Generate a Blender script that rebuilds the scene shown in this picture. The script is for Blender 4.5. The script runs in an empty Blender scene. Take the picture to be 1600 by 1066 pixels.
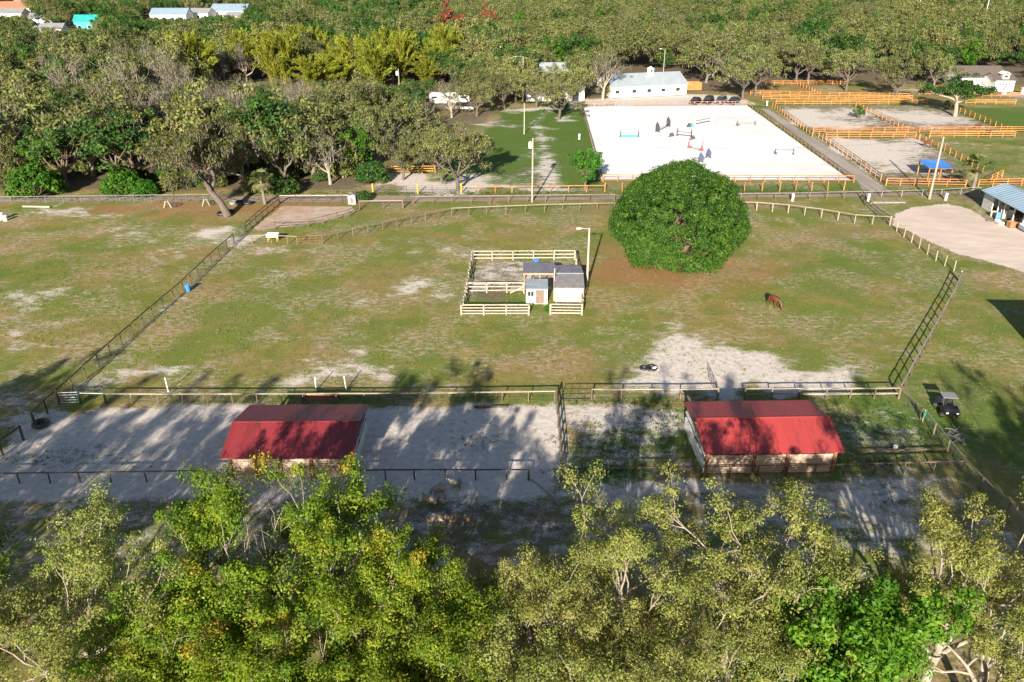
import bpy, math, random
import numpy as np
from mathutils import Vector, Matrix

# ------------------------------------------------------------------ camera / sky / sun / exposure
FPX = 1244.0; HYP = -68.0; CAMH = 37.0          # focal length in photo pixels, horizon row, height
TH = math.atan((533 - HYP) / FPX)
cT, sT = math.cos(TH), math.sin(TH)
YAW = math.atan(43 / FPX / (cT + math.tan(TH) * sT))
cY, sY = math.cos(YAW), math.sin(YAW)
SC = bpy.context.scene
COL = SC.collection
cam = bpy.data.cameras.new('camera'); camo = bpy.data.objects.new('camera', cam); COL.objects.link(camo)
cam.sensor_width = 36; cam.lens = 36 * FPX / 1600; cam.clip_end = 9000; cam.clip_start = 0.5
camo.location = (0, 0, CAMH); camo.rotation_euler = (math.pi / 2 - TH, 0, YAW)
SC.camera = camo
SUN_EL = math.radians(19.5); SH_AZ = math.radians(9.2)       # shadows run 9.2 deg to the right of +Y
W = bpy.data.worlds.new('World'); SC.world = W; W.use_nodes = True
wn = W.node_tree.nodes; wl = W.node_tree.links
for n in list(wn): wn.remove(n)
sky = wn.new('ShaderNodeTexSky'); sky.sky_type = 'NISHITA'; sky.sun_disc = False
sky.sun_elevation = SUN_EL; sky.sun_rotation = math.pi + SH_AZ
sky.air_density = 0.95; sky.dust_density = 0.7; sky.ozone_density = 1.0
bgn = wn.new('ShaderNodeBackground'); bgn.inputs['Strength'].default_value = 0.05
wo = wn.new('ShaderNodeOutputWorld'); wl.new(sky.outputs[0], bgn.inputs[0]); wl.new(bgn.outputs[0], wo.inputs[0])
sl = bpy.data.lights.new('sun', 'SUN'); sl.energy = 5.0; sl.angle = math.radians(0.53); sl.color = (1.0, 0.90, 0.76)
so = bpy.data.objects.new('sun', sl); COL.objects.link(so)
dv = Vector((math.sin(SH_AZ) * math.cos(SUN_EL), math.cos(SH_AZ) * math.cos(SUN_EL), -math.sin(SUN_EL)))
so.rotation_euler = dv.to_track_quat('-Z', 'Y').to_euler(); so.location = (-30, -80, 60)
SC.view_settings.view_transform = 'Standard'; SC.view_settings.look = 'None'
SC.view_settings.exposure = 1.45; SC.view_settings.gamma = 1.0
SC.cycles.max_bounces = 5; SC.cycles.diffuse_bounces = 2; SC.cycles.glossy_bounces = 2
SC.cycles.transmission_bounces = 3; SC.cycles.transparent_max_bounces = 6

rnd = random.Random(7)

# ------------------------------------------------------------------ survey helper: where a sight line from the drone meets height z
def ray(px, py):
    u = (px - 800) / FPX; v = (py - 533) / FPX
    Y = cT - v * sT
    return (u * cY - Y * sY, u * sY + Y * cY, -sT - v * cT)
def G(px, py, z=0.0):
    r = ray(px, py); t = (CAMH - z) / -r[2]
    return Vector((r[0] * t, r[1] * t, z))
def PX(x, y, z=0.0):
    X = x * cY + y * sY; Y = -x * sY + y * cY; Z = z - CAMH
    zc = Y * cT - Z * sT
    return (800 + FPX * X / zc, 533 - FPX * (Y * sT + Z * cT) / zc)

# ------------------------------------------------------------------ materials
MATS = {}
def nd(nt, t, **kw):
    n = nt.nodes.new(t)
    for k, v in kw.items(): setattr(n, k, v)
    return n
def mixcol(nt, fac, a, b):
    m = nd(nt, 'ShaderNodeMix', data_type='RGBA')
    for sock, val in ((m.inputs[0], fac), (m.inputs[6], a), (m.inputs[7], b)):
        if hasattr(val, 'links') or hasattr(val, 'is_linked'): nt.links.new(val, sock)
        elif isinstance(val, (int, float)): sock.default_value = val
        else: sock.default_value = (*val, 1)
    return m.outputs[2]
def noise(nt, co, scale, detail=4, rough=0.55):
    n = nd(nt, 'ShaderNodeTexNoise'); n.inputs['Scale'].default_value = scale
    n.inputs['Detail'].default_value = detail; n.inputs['Roughness'].default_value = rough
    nt.links.new(co, n.inputs['Vector']); return n.outputs['Fac']
def ramp(nt, fac, a, b):
    m = nd(nt, 'ShaderNodeMapRange', interpolation_type='SMOOTHSTEP'); m.inputs[1].default_value = a; m.inputs[2].default_value = b
    nt.links.new(fac, m.inputs[0]); return m.outputs[0]
def mth(nt, op, a, b=0.0, clamp=False):
    m = nd(nt, 'ShaderNodeMath', operation=op); m.use_clamp = clamp
    for i, v in enumerate((a, b)):
        if isinstance(v, (int, float)): m.inputs[i].default_value = v
        else: nt.links.new(v, m.inputs[i])
    return m.outputs[0]
def newmat(name):
    m = bpy.data.materials.new(name); m.use_nodes = True; nt = m.node_tree
    b = nt.nodes.get('Principled BSDF'); MATS[name] = m
    return m, nt, b
def mat(name, c1, c2=None, rough=0.7, metal=0.0, scale=3.0, stretch=(1, 1, 1), bump=0.0, rand=0.0, world=True):
    """plain painted / wooden / metal surface with a mottled tone and wear"""
    if name in MATS: return MATS[name]
    m, nt, b = newmat(name)
    c2 = c2 or tuple(x * 0.72 for x in c1)
    if world:
        co = nd(nt, 'ShaderNodeNewGeometry').outputs['Position']
    else:
        co = nd(nt, 'ShaderNodeTexCoord').outputs['Object']
    mp = nd(nt, 'ShaderNodeMapping'); mp.inputs['Scale'].default_value = stretch; nt.links.new(co, mp.inputs[0])
    f = ramp(nt, noise(nt, mp.outputs[0], scale, 6, 0.6), 0.3, 0.72)
    col = mixcol(nt, f, c1, c2)
    if rand:
        oi = nd(nt, 'ShaderNodeObjectInfo').outputs['Random']
        h = nd(nt, 'ShaderNodeHueSaturation'); h.inputs['Saturation'].default_value = 1
        mm = nd(nt, 'ShaderNodeMath', operation='MULTIPLY_ADD'); nt.links.new(oi, mm.inputs[0]); mm.inputs[1].default_value = 2 * rand; mm.inputs[2].default_value = 1 - rand
        nt.links.new(mm.outputs[0], h.inputs['Value'])
        nt.links.new(col, h.inputs['Color']); col = h.outputs[0]
    nt.links.new(col, b.inputs['Base Color'])
    b.inputs['Roughness'].default_value = rough; b.inputs['Metallic'].default_value = metal
    if bump:
        bp = nd(nt, 'ShaderNodeBump'); bp.inputs['Strength'].default_value = bump; bp.inputs['Distance'].default_value = 0.03
        nt.links.new(noise(nt, mp.outputs[0], scale * 4, 4), bp.inputs['Height']); nt.links.new(bp.outputs[0], b.inputs['Normal'])
    return m
def leafmat(name, cols, transl=0.35, vary=0.16):
    """cols: stops (pos, rgb) along the leaf's own tint"""
    m, nt, b = newmat(name)
    at = nd(nt, 'ShaderNodeAttribute', attribute_name='tint').outputs['Fac']
    cr = nd(nt, 'ShaderNodeValToRGB'); e = cr.color_ramp.elements
    e[0].position, e[0].color = cols[0][0], (*cols[0][1], 1); e[1].position, e[1].color = cols[-1][0], (*cols[-1][1], 1)
    for p, c in cols[1:-1]:
        x = e.new(p); x.color = (*c, 1)
    nt.links.new(at, cr.inputs[0])
    oi = nd(nt, 'ShaderNodeObjectInfo').outputs['Random']
    h = nd(nt, 'ShaderNodeHueSaturation')
    a = nd(nt, 'ShaderNodeMath', operation='MULTIPLY_ADD'); nt.links.new(oi, a.inputs[0]); a.inputs[1].default_value = 2 * vary; a.inputs[2].default_value = 1 - vary
    nt.links.new(a.outputs[0], h.inputs['Value'])
    a2 = nd(nt, 'ShaderNodeMath', operation='MULTIPLY_ADD'); nt.links.new(mth(nt, 'FRACT', mth(nt, 'MULTIPLY', oi, 7.31)), a2.inputs[0]); a2.inputs[1].default_value = 0.022; a2.inputs[2].default_value = 0.489
    nt.links.new(a2.outputs[0], h.inputs['Hue']); nt.links.new(cr.outputs[0], h.inputs['Color'])
    nt.links.new(h.outputs[0], b.inputs['Base Color']); b.inputs['Roughness'].default_value = 0.55
    b.inputs['Specular IOR Level'].default_value = 0.25
    t = nd(nt, 'ShaderNodeBsdfTranslucent'); nt.links.new(h.outputs[0], t.inputs[0])
    mx = nd(nt, 'ShaderNodeMixShader'); mx.inputs[0].default_value = transl
    nt.links.new(b.outputs[0], mx.inputs[1]); nt.links.new(t.outputs[0], mx.inputs[2])
    nt.links.new(mx.outputs[0], nt.nodes['Material Output'].inputs[0])
    return m

# ------------------------------------------------------------------ mesh helpers
class MB:
    def __init__(s): s.v = []; s.f = []
    def add(s, vs, fs):
        o = len(s.v); s.v += [tuple(v) for v in vs]; s.f += [tuple(i + o for i in f) for f in fs]; return s
    def box(s, c, d, rz=0.0, M=None):
        x, y, z = (k / 2 for k in d)
        vs = [Vector((a * x, b * y, e * z)) for a in (-1, 1) for b in (-1, 1) for e in (-1, 1)]
        R = M if M is not None else Matrix.Rotation(rz, 3, 'Z')
        return s.add([R @ v + Vector(c) for v in vs], [(0, 1, 3, 2), (4, 6, 7, 5), (0, 4, 5, 1), (2, 3, 7, 6), (0, 2, 6, 4), (1, 5, 7, 3)])
    def span(s, x0, x1, y0, y1, z0, z1):
        return s.box(((x0 + x1) / 2, (y0 + y1) / 2, (z0 + z1) / 2), (x1 - x0, y1 - y0, z1 - z0))
    def bar(s, p, q, w, h):
        p, q = Vector(p), Vector(q); d = q - p; L = d.length
        R = d.to_track_quat('X', 'Z').to_matrix()
        return s.box((p + q) / 2, (L, w, h), M=R)
    def cyl(s, p, q, r0, r1=None, n=8, cap=True):
        r1 = r0 if r1 is None else r1; p, q = Vector(p), Vector(q)
        R = (q - p).to_track_quat('Z', 'Y').to_matrix(); vs = []
        for c, r in ((p, r0), (q, r1)):
            vs += [c + R @ Vector((r * math.cos(2 * math.pi * k / n), r * math.sin(2 * math.pi * k / n), 0)) for k in range(n)]
        fs = [(k, (k + 1) % n, n + (k + 1) % n, n + k) for k in range(n)]
        if cap: fs += [tuple(range(n))[::-1], tuple(range(n, 2 * n))]
        return s.add(vs, fs)
    def prism(s, poly, a, b, axis='y'):
        n = len(poly); vs = []
        for t in (a, b):
            for (u, w) in poly: vs.append((u, t, w) if axis == 'y' else (t, u, w) if axis == 'x' else (u, w, t))
        return s.add(vs, [tuple(range(n)), tuple(range(2 * n - 1, n - 1, -1))] + [(k, n + k, n + (k + 1) % n, (k + 1) % n) for k in range(n)])
    def torus(s, c, R, r, axis='z', n=16, m=6, a0=0, a1=2 * math.pi):
        vs = []; full = abs(a1 - a0 - 2 * math.pi) < 1e-6; N = n if full else n + 1
        for i in range(N):
            a = a0 + (a1 - a0) * i / n
            for j in range(m):
                b = 2 * math.pi * j / m; rr = R + r * math.cos(b); p = (rr * math.cos(a), rr * math.sin(a), r * math.sin(b))
                if axis == 'x': p = (p[2], p[0], p[1])
                if axis == 'y': p = (p[0], p[2], p[1])
                vs.append(Vector(c) + Vector(p))
        fs = [(i * m + j, ((i + 1) % N) * m + j, ((i + 1) % N) * m + (j + 1) % m, i * m + (j + 1) % m) for i in range(n) for j in range(m)]
        return s.add(vs, fs)
    def mesh(s, name, m, smooth=False):
        me = bpy.data.meshes.new(name); me.from_pydata(s.v, [], s.f); me.update()
        import bmesh
        bm = bmesh.new(); bm.from_mesh(me); bmesh.ops.recalc_face_normals(bm, faces=bm.faces); bm.to_mesh(me); bm.free()
        if smooth: me.polygons.foreach_set('use_smooth', [True] * len(me.polygons))
        if m: me.materials.append(m)
        return me
    def build(s, name, m, parent=None, smooth=False, loc=None):
        return link(name, s.mesh(name, m, smooth), parent, loc)
def link(name, me, parent=None, loc=None, rot=None, scale=None):
    o = bpy.data.objects.new(name, me); COL.objects.link(o)
    if parent: o.parent = parent
    if loc is not None: o.location = loc
    if rot is not None: o.rotation_euler = rot
    if scale is not None: o.scale = scale
    return o
def tag(o, label, cat, group=None):
    o['label'] = label; o['category'] = cat
    if group: o['group'] = group
    return o
def thing(name, label, cat, loc=(0, 0, 0), rz=0.0, group=None):
    o = bpy.data.objects.new(name, None); COL.objects.link(o); o.empty_display_size = 0.3
    o.location = loc; o.rotation_euler = (0, 0, rz); return tag(o, label, cat, group)
def copy_tree(o, parent=None):
    c = o.copy(); COL.objects.link(c); c.parent = parent
    for ch in o.children: copy_tree(ch, c)
    return c
def np_mesh(name, V, F, m, tint=None, smooth=False):
    me = bpy.data.meshes.new(name); V = np.asarray(V, np.float32); F = np.asarray(F, np.int32); k = F.shape[1]
    me.vertices.add(len(V)); me.vertices.foreach_set('co', V.ravel())
    me.loops.add(F.size); me.loops.foreach_set('vertex_index', F.ravel())
    me.polygons.add(len(F)); me.polygons.foreach_set('loop_start', np.arange(0, F.size, k, dtype=np.int32))
    if smooth: me.polygons.foreach_set('use_smooth', np.ones(len(F), bool))
    me.update(calc_edges=True)
    if tint is not None:
        a = me.attributes.new('tint', 'FLOAT', 'POINT'); a.data.foreach_set('value', np.asarray(tint, np.float32))
    if m: me.materials.append(m)
    return me
UB = {}
def unit_box(m):
    if m.name not in UB: UB[m.name] = MB().box((0, 0, 0), (1, 1, 1)).mesh('board', m)
    return UB[m.name]
def unit_post(m, n=8):
    k = m.name + '_p'
    if k not in UB: UB[k] = MB().cyl((0, 0, 0), (0, 0, 0.97), 0.5, 0.47, n).cyl((0, 0, 0.97), (0, 0, 1.0), 0.47, 0.3, n).mesh('post', m)
    return UB[k]

# ------------------------------------------------------------------ the ground
XN = (-135.0, 150.0); YN = (18.0, 262.0); ST = 0.8
def axis(lo, hi, far_lo, far_hi):
    a = list(np.arange(lo, hi + 1e-6, ST)); d = ST; x = lo; left = []
    while x > far_lo: d *= 1.22; x -= d; left.append(x)
    d = ST; x = a[-1]; right = []
    while x < far_hi: d *= 1.22; x += d; right.append(x)
    return np.array(left[::-1] + a + right)
xs = axis(*XN, -4000, 4000); ys = axis(*YN, -600, 7000)
GX, GY = np.meshgrid(xs, ys)
rq = np.random.default_rng(3); WX, WY = np.zeros(GX.shape), np.zeros(GX.shape)
for lam, am in ((17, 1.5), (9, 1.1), (5.5, .8), (3.4, .55), (2.2, .3)):
    for A_ in (WX, WY):
        for _ in range(2):
            th_ = rq.uniform(0, 6.28); A_ += am * np.sin((GX * math.cos(th_) + GY * math.sin(th_)) * 6.283 / lam + rq.uniform(0, 6.28))
def blob(A, px, py, rx, ry, amp):
    c = G(px, py); r1 = (G(px + rx, py) - c).length; r2 = max(0.4, abs(G(px, py + ry).y - G(px, py - ry).y) / 2)
    A += amp * np.exp(-(((GX + WX - c.x) / r1) ** 2 + ((GY + WY * min(1.0, r2 / 3) - c.y) / r2) ** 2) ** .9)
def inpoly(pts):
    P = [G(*p) for p in pts]; ins = np.zeros(GX.shape, bool); n = len(P)
    for i in range(n):
        a, b = P[i], P[(i + 1) % n]
        if abs(a.y - b.y) < 1e-9: continue
        cr = ((a.y > GY) != (b.y > GY)) & (GX < (b.x - a.x) * (GY - a.y) / (b.y - a.y) + a.x)
        ins ^= cr
    return ins
def blur(A, k=2):
    for _ in range(k):
        B = A.copy(); B[1:-1, 1:-1] = (A[1:-1, 1:-1] * 2 + A[:-2, 1:-1] + A[2:, 1:-1] + A[1:-1, :-2] + A[1:-1, 2:]) / 6; A = B
    return A
Z0 = lambda: np.zeros(GX.shape)
sand, lush, litter, dirt, shadeg = Z0(), Z0(), Z0(), Z0(), Z0()
# bare forest floor under the woods
litter += inpoly([(-900, 300), (560, 300), (800, 160), (2500, 150), (2600, -40), (-1800, -40)]) * .45
dirt += inpoly([(-900, 296), (408, 296), (560, 296), (700, 230), (800, 160), (1150, 140), (1240, 128), (2500, 150), (2600, -40), (-1800, -40)]) * 1.0
dirt -= .75 * inpoly([(560, 300), (590, 230), (640, 170), (800, 150), (830, 165), (760, 300)]); dirt = np.maximum(dirt, 0); dirt[GY > 330] = 0.75
for pl in ([(1212, 165), (1337, 165), (1416, 207), (1270, 207)], [(1337, 165), (1478, 166), (1570, 206), (1416, 207)], [(1280, 217), (1434, 217), (1512, 262), (1500, 288), (1385, 288)]):
    dirt += inpoly(pl) * .62; sand += inpoly(pl) * .28
sand += inpoly([(900, 170), (1182, 164), (1150, 149), (1075, 147), (950, 154), (900, 163)]) * .9
lush += inpoly([(800, 168), (908, 170), (938, 288), (880, 296), (800, 262), (740, 225)]) * .75; lush += inpoly([(560, 296), (600, 262), (690, 262), (730, 225), (640, 190)]) * .5
sand += inpoly([(738, 409), (897, 407), (905, 455), (730, 457)]) * .55; dirt += inpoly([(738, 409), (897, 407), (905, 455), (730, 457)]) * .55
lush += inpoly([(1440, 222), (1640, 218), (1640, 286), (1540, 286)]) * .25; lush += inpoly([(1485, 168), (1640, 168), (1640, 204), (1575, 204)]) * .7
# sand pens in front
sand += inpoly([(-90, 790), (60, 668), (165, 634), (868, 634), (872, 742), (830, 775), (0, 775)]) * 0.95
sand += inpoly([(-300, 770), (830, 752), (1500, 742), (1560, 800), (1620, 860), (1500, 905), (-500, 905)]) * 0.40; dirt += inpoly([(-300, 774), (830, 756), (1500, 746), (1560, 800), (1620, 860), (1500, 1100), (-500, 1100)]) * .25
sand += inpoly([(880, 632), (1065, 632), (1090, 742), (880, 742)]) * 0.34; sand += inpoly([(1300, 632), (1408, 630), (1500, 735), (1310, 740)]) * 0.26
for a in [(680, 393, 55, 8, .62), (525, 391, 40, 7, .6), (405, 388, 42, 9, .66), (375, 372, 14, 8, .6), (690, 456, 46, 12, .85), (560, 458, 60, 14, .3), (1075, 566, 110, 36, 1.05), (1180, 590, 90, 24, .8), (975, 590, 55, 16, .5),
          (1300, 588, 65, 20, .8), (560, 582, 70, 28, .68), (500, 600, 40, 12, .6), (270, 588, 48, 18, .8), (190, 602, 46, 13, .75), (430, 432, 38, 26, .36), (545, 467, 26, 12, .4), (412, 525, 16, 8, .4),
          (455, 528, 60, 10, .26), (1065, 440, 26, 5, .5), (640, 375, 50, 6, .3), (900, 555, 22, 6, .35), (1230, 500, 40, 10, .2), (340, 470, 60, 12, .22), (320, 530, 60, 16, .25), (640, 530, 60, 12, .25), (1000, 500, 70, 8, .22),
          (115, 337, 60, 9, .5), (60, 334, 22, 5, .5), (215, 360, 46, 12, .52), (260, 392, 50, 14, .42), (335, 373, 34, 9, .85), (45, 391, 14, 5, .6), (30, 460, 44, 13, .6), (66, 455, 20, 7, .5), (38, 526, 46, 22, .5),
          (20, 610, 50, 14, .7), (85, 571, 28, 9, .75), (30, 650, 40, 22, 1.0), (150, 390, 60, 10, .25), (150, 460, 70, 16, .25), (150, 330, 40, 6, .3), (10, 400, 30, 30, .2), (90, 490, 70, 14, .22),
          (960, 648, 66, 11, .7), (1040, 655, 30, 10, .55), (950, 690, 60, 25, .25), (1345, 678, 50, 10, .45), (1360, 640, 40, 12, .2), (1465, 672, 30, 12, .3), (1350, 800, 110, 28, .4), (1140, 612, 14, 12, 1.0), (1490, 680, 14, 10, .6),
          (770, 615, 120, 5, -.1), (1050, 765, 250, 9, .6), (1410, 760, 80, 12, .5),
          # beyond the lane
          (670, 291, 70, 12, 1.1), (640, 280, 60, 10, .9), (760, 285, 60, 8, .7), (830, 296, 130, 3, .8), (845, 265, 30, 18, .55), (850, 225, 10, 22, .55), (885, 184, 16, 3.2, 1.1), (840, 201, 24, 2, .6), (770, 190, 24, 4, .7), (1010, 158, 120, 4.5, 1.3), (940, 160, 40, 4, 1.0), (900, 165, 40, 2.5, .6), (780, 196, 30, 3, .5), (810, 172, 60, 3, .5),
          (1255, 180, 40, 8, .95), (1270, 192, 40, 8, .8), (1330, 177, 60, 6, .45), (1325, 195, 50, 6, .4), (1420, 178, 60, 9, .48), (1460, 190, 60, 9, .48), (1340, 226, 50, 9, 1.0), (1385, 236, 60, 12, .85), (1330, 240, 30, 12, .7), (1420, 262, 40, 9, .5), (1370, 270, 30, 10, .4), (1280, 140, 40, 5, .5), (1430, 141, 25, 4, .8), (1530, 225, 60, 4, .5), (1560, 235, 50, 4, .35), (1440, 222, 40, 5, .4),
          (1540, 330, 50, 16, .5), (1360, 318, 24, 8, .45), (1330, 326, 40, 4, .2)]:
    blob(sand, *a[:4], a[4] * (1.08 if a[1] > 320 and a[4] < .9 else 1.0))
for a in [(80, 418, 110, 34, .55), (300, 300, 120, 6, .5), (80, 300, 100, 6, .6), (230, 300, 60, 8, .6), (860, 240, 70, 44, 1.3), (800, 225, 60, 40, .9), (900, 200, 40, 20, .9), (760, 265, 60, 20, 1.0), (820, 178, 40, 5, 1.2), (700, 250, 60, 20, .8), (860, 160, 40, 3, 1.0),
          (765, 474, 36, 11, 1.5), (1540, 640, 120, 130, .75), (1560, 480, 80, 60, .6), (1180, 296, 180, 5, 1.2), (1240, 315, 120, 5, .35), (1560, 184, 56, 9, 1.2), (1610, 200, 60, 12, 1.0), (1550, 250, 70, 20, .3), (1580, 218, 60, 8, .45), (1195, 166, 20, 4, 1.4), (1230, 137, 34, 3.5, .4), (1340, 190, 40, 5, .35), (1570, 296, 40, 4, 1.0),
          (600, 330, 120, 12, .35), (560, 350, 90, 9, .35), (640, 430, 60, 12, .35), (500, 460, 60, 14, .35), (700, 520, 160, 22, .3), (1260, 440, 140, 40, .38), (900, 540, 120, 18, .32), (1350, 400, 80, 30, .4), (1400, 350, 50, 14, .35), (1290, 360, 90, 14, .4), (480, 405, 26, 6, .5), (490, 510, 50, 14, .3), (840, 360, 140, 12, .25),
          (760, 622, 160, 6, .8), (480, 622, 120, 6, .7), (250, 624, 90, 5, .6), (980, 622, 70, 8, .7), (110, 716, 100, 18, .8), (220, 700, 40, 10, .35), (745, 688, 36, 16, .65), (950, 700, 70, 26, .75), (1030, 690, 40, 40, .7), (930, 735, 50, 10, .7), (1340, 650, 60, 34, .7), (1400, 660, 60, 40, .7), (1420, 720, 70, 14, .7), (1330, 690, 40, 14, .4), (990, 735, 60, 9, .9),
          (1392, 775, 16, 26, .7), (1530, 980, 120, 60, .9), (1440, 980, 60, 40, .9), (1230, 1010, 40, 40, .3), (1420, 296, 60, 3, .5), (1350, 262, 30, 10, .4)]:
    blob(lush, *a)
for a in [(1040, 418, 125, 34, 1.15), (965, 405, 40, 30, .6), (330, 327, 130, 13, 1.0), (190, 322, 110, 8, .7), (150, 290, 60, 5, .8), (860, 575, 90, 22, .5), (830, 600, 40, 12, .3), (1150, 470, 60, 16, .35), (930, 470, 40, 40, .35), (210, 420, 160, 60, .25), (230, 480, 150, 60, .22), (1190, 400, 60, 30, .3),
          (700, 310, 120, 5, .45), (500, 318, 70, 6, .9), (840, 960, 260, 110, .8), (1250, 930, 60, 60, .6), (400, 960, 300, 80, .4), (1480, 345, 60, 14, .2), (1000, 540, 180, 20, .2), (600, 480, 100, 20, .18), (350, 440, 50, 40, .25)]:
    blob(litter, *a)
for a in [(400, 830, 480, 44, .5), (760, 820, 130, 30, .6), (1180, 820, 150, 40, .35), (480, 700, 120, 6, .25), (770, 442, 45, 16, 1.0), (760, 425, 42, 12, .8), (830, 270, 60, 18, .7), (790, 190, 40, 6, .7), (700, 200, 50, 20, .7), (690, 162, 60, 8, .7), (1500, 330, 70, 8, .5), (1360, 325, 30, 8, .8), (1480, 310, 140, 5, .5), (1350, 640, 40, 16, .3), (1520, 310, 30, 8, .5), (1330, 282, 40, 6, .4), (1460, 285, 90, 6, .6), (1260, 190, 60, 6, .2), (1400, 190, 70, 12, .4), (1330, 232, 80, 16, .25), (1430, 235, 50, 16, .3), (130, 312, 300, 3, .4)]:
    blob(dirt, *a)
def trail(A, pts, w, amp):
    P = [G(*p) for p in pts]; D = np.full(GX.shape, 1e9)
    for a, b in zip(P[:-1], P[1:]):
        d = b - a; t = np.clip(((GX - a.x) * d.x + (GY - a.y) * d.y) / d.length_squared, 0, 1); D = np.minimum(D, np.hypot(GX - a.x - d.x * t, GY - a.y - d.y * t))
    A += amp * np.exp(-(D / w) ** 2)
trail(sand, [(30, 690), (93, 636), (191, 544), (287, 460), (366, 385)], 1.0, .42); trail(dirt, [(93, 634), (191, 543), (287, 459), (366, 384), (420, 335)], 1.1, .6)
trail(dirt, [(506, 384), (598, 362), (706, 341), (851, 335), (950, 332)], 1.0, .55); trail(sand, [(1140, 620), (1110, 590), (1060, 565)], 1.6, .5); trail(dirt, [(1180, 332), (1283, 343), (1390, 356), (1490, 427)], .8, .4)
trail(sand, [(866, 168), (835, 190), (842, 215), (856, 245), (862, 280), (866, 300)], 1.7, .42); trail(dirt, [(820, 172), (760, 176), (700, 190), (640, 230), (610, 280)], 3.0, .5); trail(sand, [(1120, 160), (1010, 160), (900, 166), (812, 172)], 3.0, .5)
sand, lush, litter, dirt = (blur(a, 2) for a in (sand, lush, litter, dirt))
ny, nx = GX.shape
V = np.stack([GX.ravel(), GY.ravel(), np.zeros(GX.size)], 1)
I = np.arange(ny * nx).reshape(ny, nx)
Fq = np.stack([I[:-1, :-1].ravel(), I[:-1, 1:].ravel(), I[1:, 1:].ravel(), I[1:, :-1].ravel()], 1)

def ground_mat():
    m, nt, b = newmat('pasture_ground')
    co = nd(nt, 'ShaderNodeNewGeometry').outputs['Position']
    at = lambda k: nd(nt, 'ShaderNodeAttribute', attribute_name=k).outputs['Fac']
    n1 = noise(nt, co, 0.045, 5, 0.6); n2 = noise(nt, co, 0.28, 6, 0.65); n3 = noise(nt, co, 1.7, 6, 0.7); n4 = noise(nt, co, 6.5, 4, 0.7)
    mp = nd(nt, 'ShaderNodeMapping'); mp.inputs['Scale'].default_value = (0.62, 1.0, 1.0); nt.links.new(co, mp.inputs[0])
    n5 = noise(nt, mp.outputs[0], 0.75, 7, 0.72)
    n6 = noise(nt, mp.outputs[0], 0.11, 6, 0.62)
    g = mixcol(nt, ramp(nt, n2, .42, .60), (.200, .180, .044), (.125, .150, .028))
    g = mixcol(nt, mth(nt, 'MULTIPLY', ramp(nt, n6, .44, .60), .75), g, (.235, .168, .066))
    g = mixcol(nt, mth(nt, 'MULTIPLY', ramp(nt, n3, .48, .62), .55), g, (.090, .110, .030))
    g = mixcol(nt, mth(nt, 'MULTIPLY', ramp(nt, n4, .50, .66), .40), g, (.27, .225, .12))
    # small thin bare spots all over
    g = mixcol(nt, mth(nt, 'MULTIPLY', ramp(nt, mth(nt, 'ADD', n5, mth(nt, 'MULTIPLY', n6, .35)), .73, .84), .5), g, (.34, .26, .19))
    n9 = noise(nt, mp.outputs[0], 1.9, 8, .82); n10 = noise(nt, co, .13, 5, .6); n11 = noise(nt, co, .075, 4, .55)
    g = mixcol(nt, mth(nt, 'MULTIPLY', ramp(nt, n11, .46, .56), .65), g, (.108, .155, .026))
    g = mixcol(nt, mth(nt, 'MULTIPLY', mth(nt, 'MULTIPLY', ramp(nt, n10, .45, .57), ramp(nt, n9, .47, .58)), .9), g, (.38, .285, .225))
    n7 = noise(nt, co, 2.6, 2, .5); n8 = noise(nt, co, 3.4, 3, .6)
    g = mixcol(nt, mth(nt, 'MULTIPLY', ramp(nt, n7, .69, .73), .75), g, (.055, .05, .025))
    g = mixcol(nt, mth(nt, 'MULTIPLY', ramp(nt, n8, .66, .70), .6), g, (.42, .36, .27))
    def masked(attr, na, k, lo, hi):
        s = mth(nt, 'ADD', at(attr), mth(nt, 'MULTIPLY', mth(nt, 'SUBTRACT', na, .5), k)); return ramp(nt, s, lo, hi)
    lg = mixcol(nt, ramp(nt, n3, .35, .7), (.080, .145, .024), (.050, .098, .017))
    g = mixcol(nt, mth(nt, 'MULTIPLY', masked('lush', n5, 1.5, .12, 1.0), .9), g, lg)
    lt = mixcol(nt, ramp(nt, n4, .3, .7), (.30, .150, .070), (.215, .115, .055))
    g = mixcol(nt, mth(nt, 'MULTIPLY', masked('litter', n5, 1.3, .1, 1.1), .82), g, lt)
    dt = mixcol(nt, ramp(nt, n3, .3, .7), (.165, .128, .100), (.085, .068, .052))
    g = mixcol(nt, mth(nt, 'MULTIPLY', masked('dirt', n5, 1.3, .2, 1.0), .85), g, dt)
    sd = mixcol(nt, ramp(nt, n3, .34, .7), (.60, .545, .50), (.44, .385, .345))
    sd = mixcol(nt, mth(nt, 'MULTIPLY', ramp(nt, n4, .55, .72), .5), sd, (.24, .21, .18))
    g = mixcol(nt, masked('sand', mth(nt, 'ADD', mth(nt, 'MULTIPLY', n5, .6), mth(nt, 'MULTIPLY', n4, .4)), 3.3, .32, .80), g, sd)
    nt.links.new(g, b.inputs['Base Color']); b.inputs['Roughness'].default_value = 0.95; b.inputs['Specular IOR Level'].default_value = 0.1
    bp = nd(nt, 'ShaderNodeBump'); bp.inputs['Strength'].default_value = 0.55; bp.inputs['Distance'].default_value = 0.10
    hh = mth(nt, 'ADD', mth(nt, 'MULTIPLY', n4, .5), n3)
    nt.links.new(hh, bp.inputs['Height']); nt.links.new(bp.outputs[0], b.inputs['Normal'])
    return m
gm = np_mesh('ground', V, Fq, ground_mat(), smooth=True)
for k, a in (('sand', sand), ('lush', lush), ('litter', litter), ('dirt', dirt)):
    t = gm.attributes.new(k, 'FLOAT', 'POINT'); t.data.foreach_set('value', a.ravel().astype(np.float32))
go = link('ground', gm); go['kind'] = 'structure'

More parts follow.
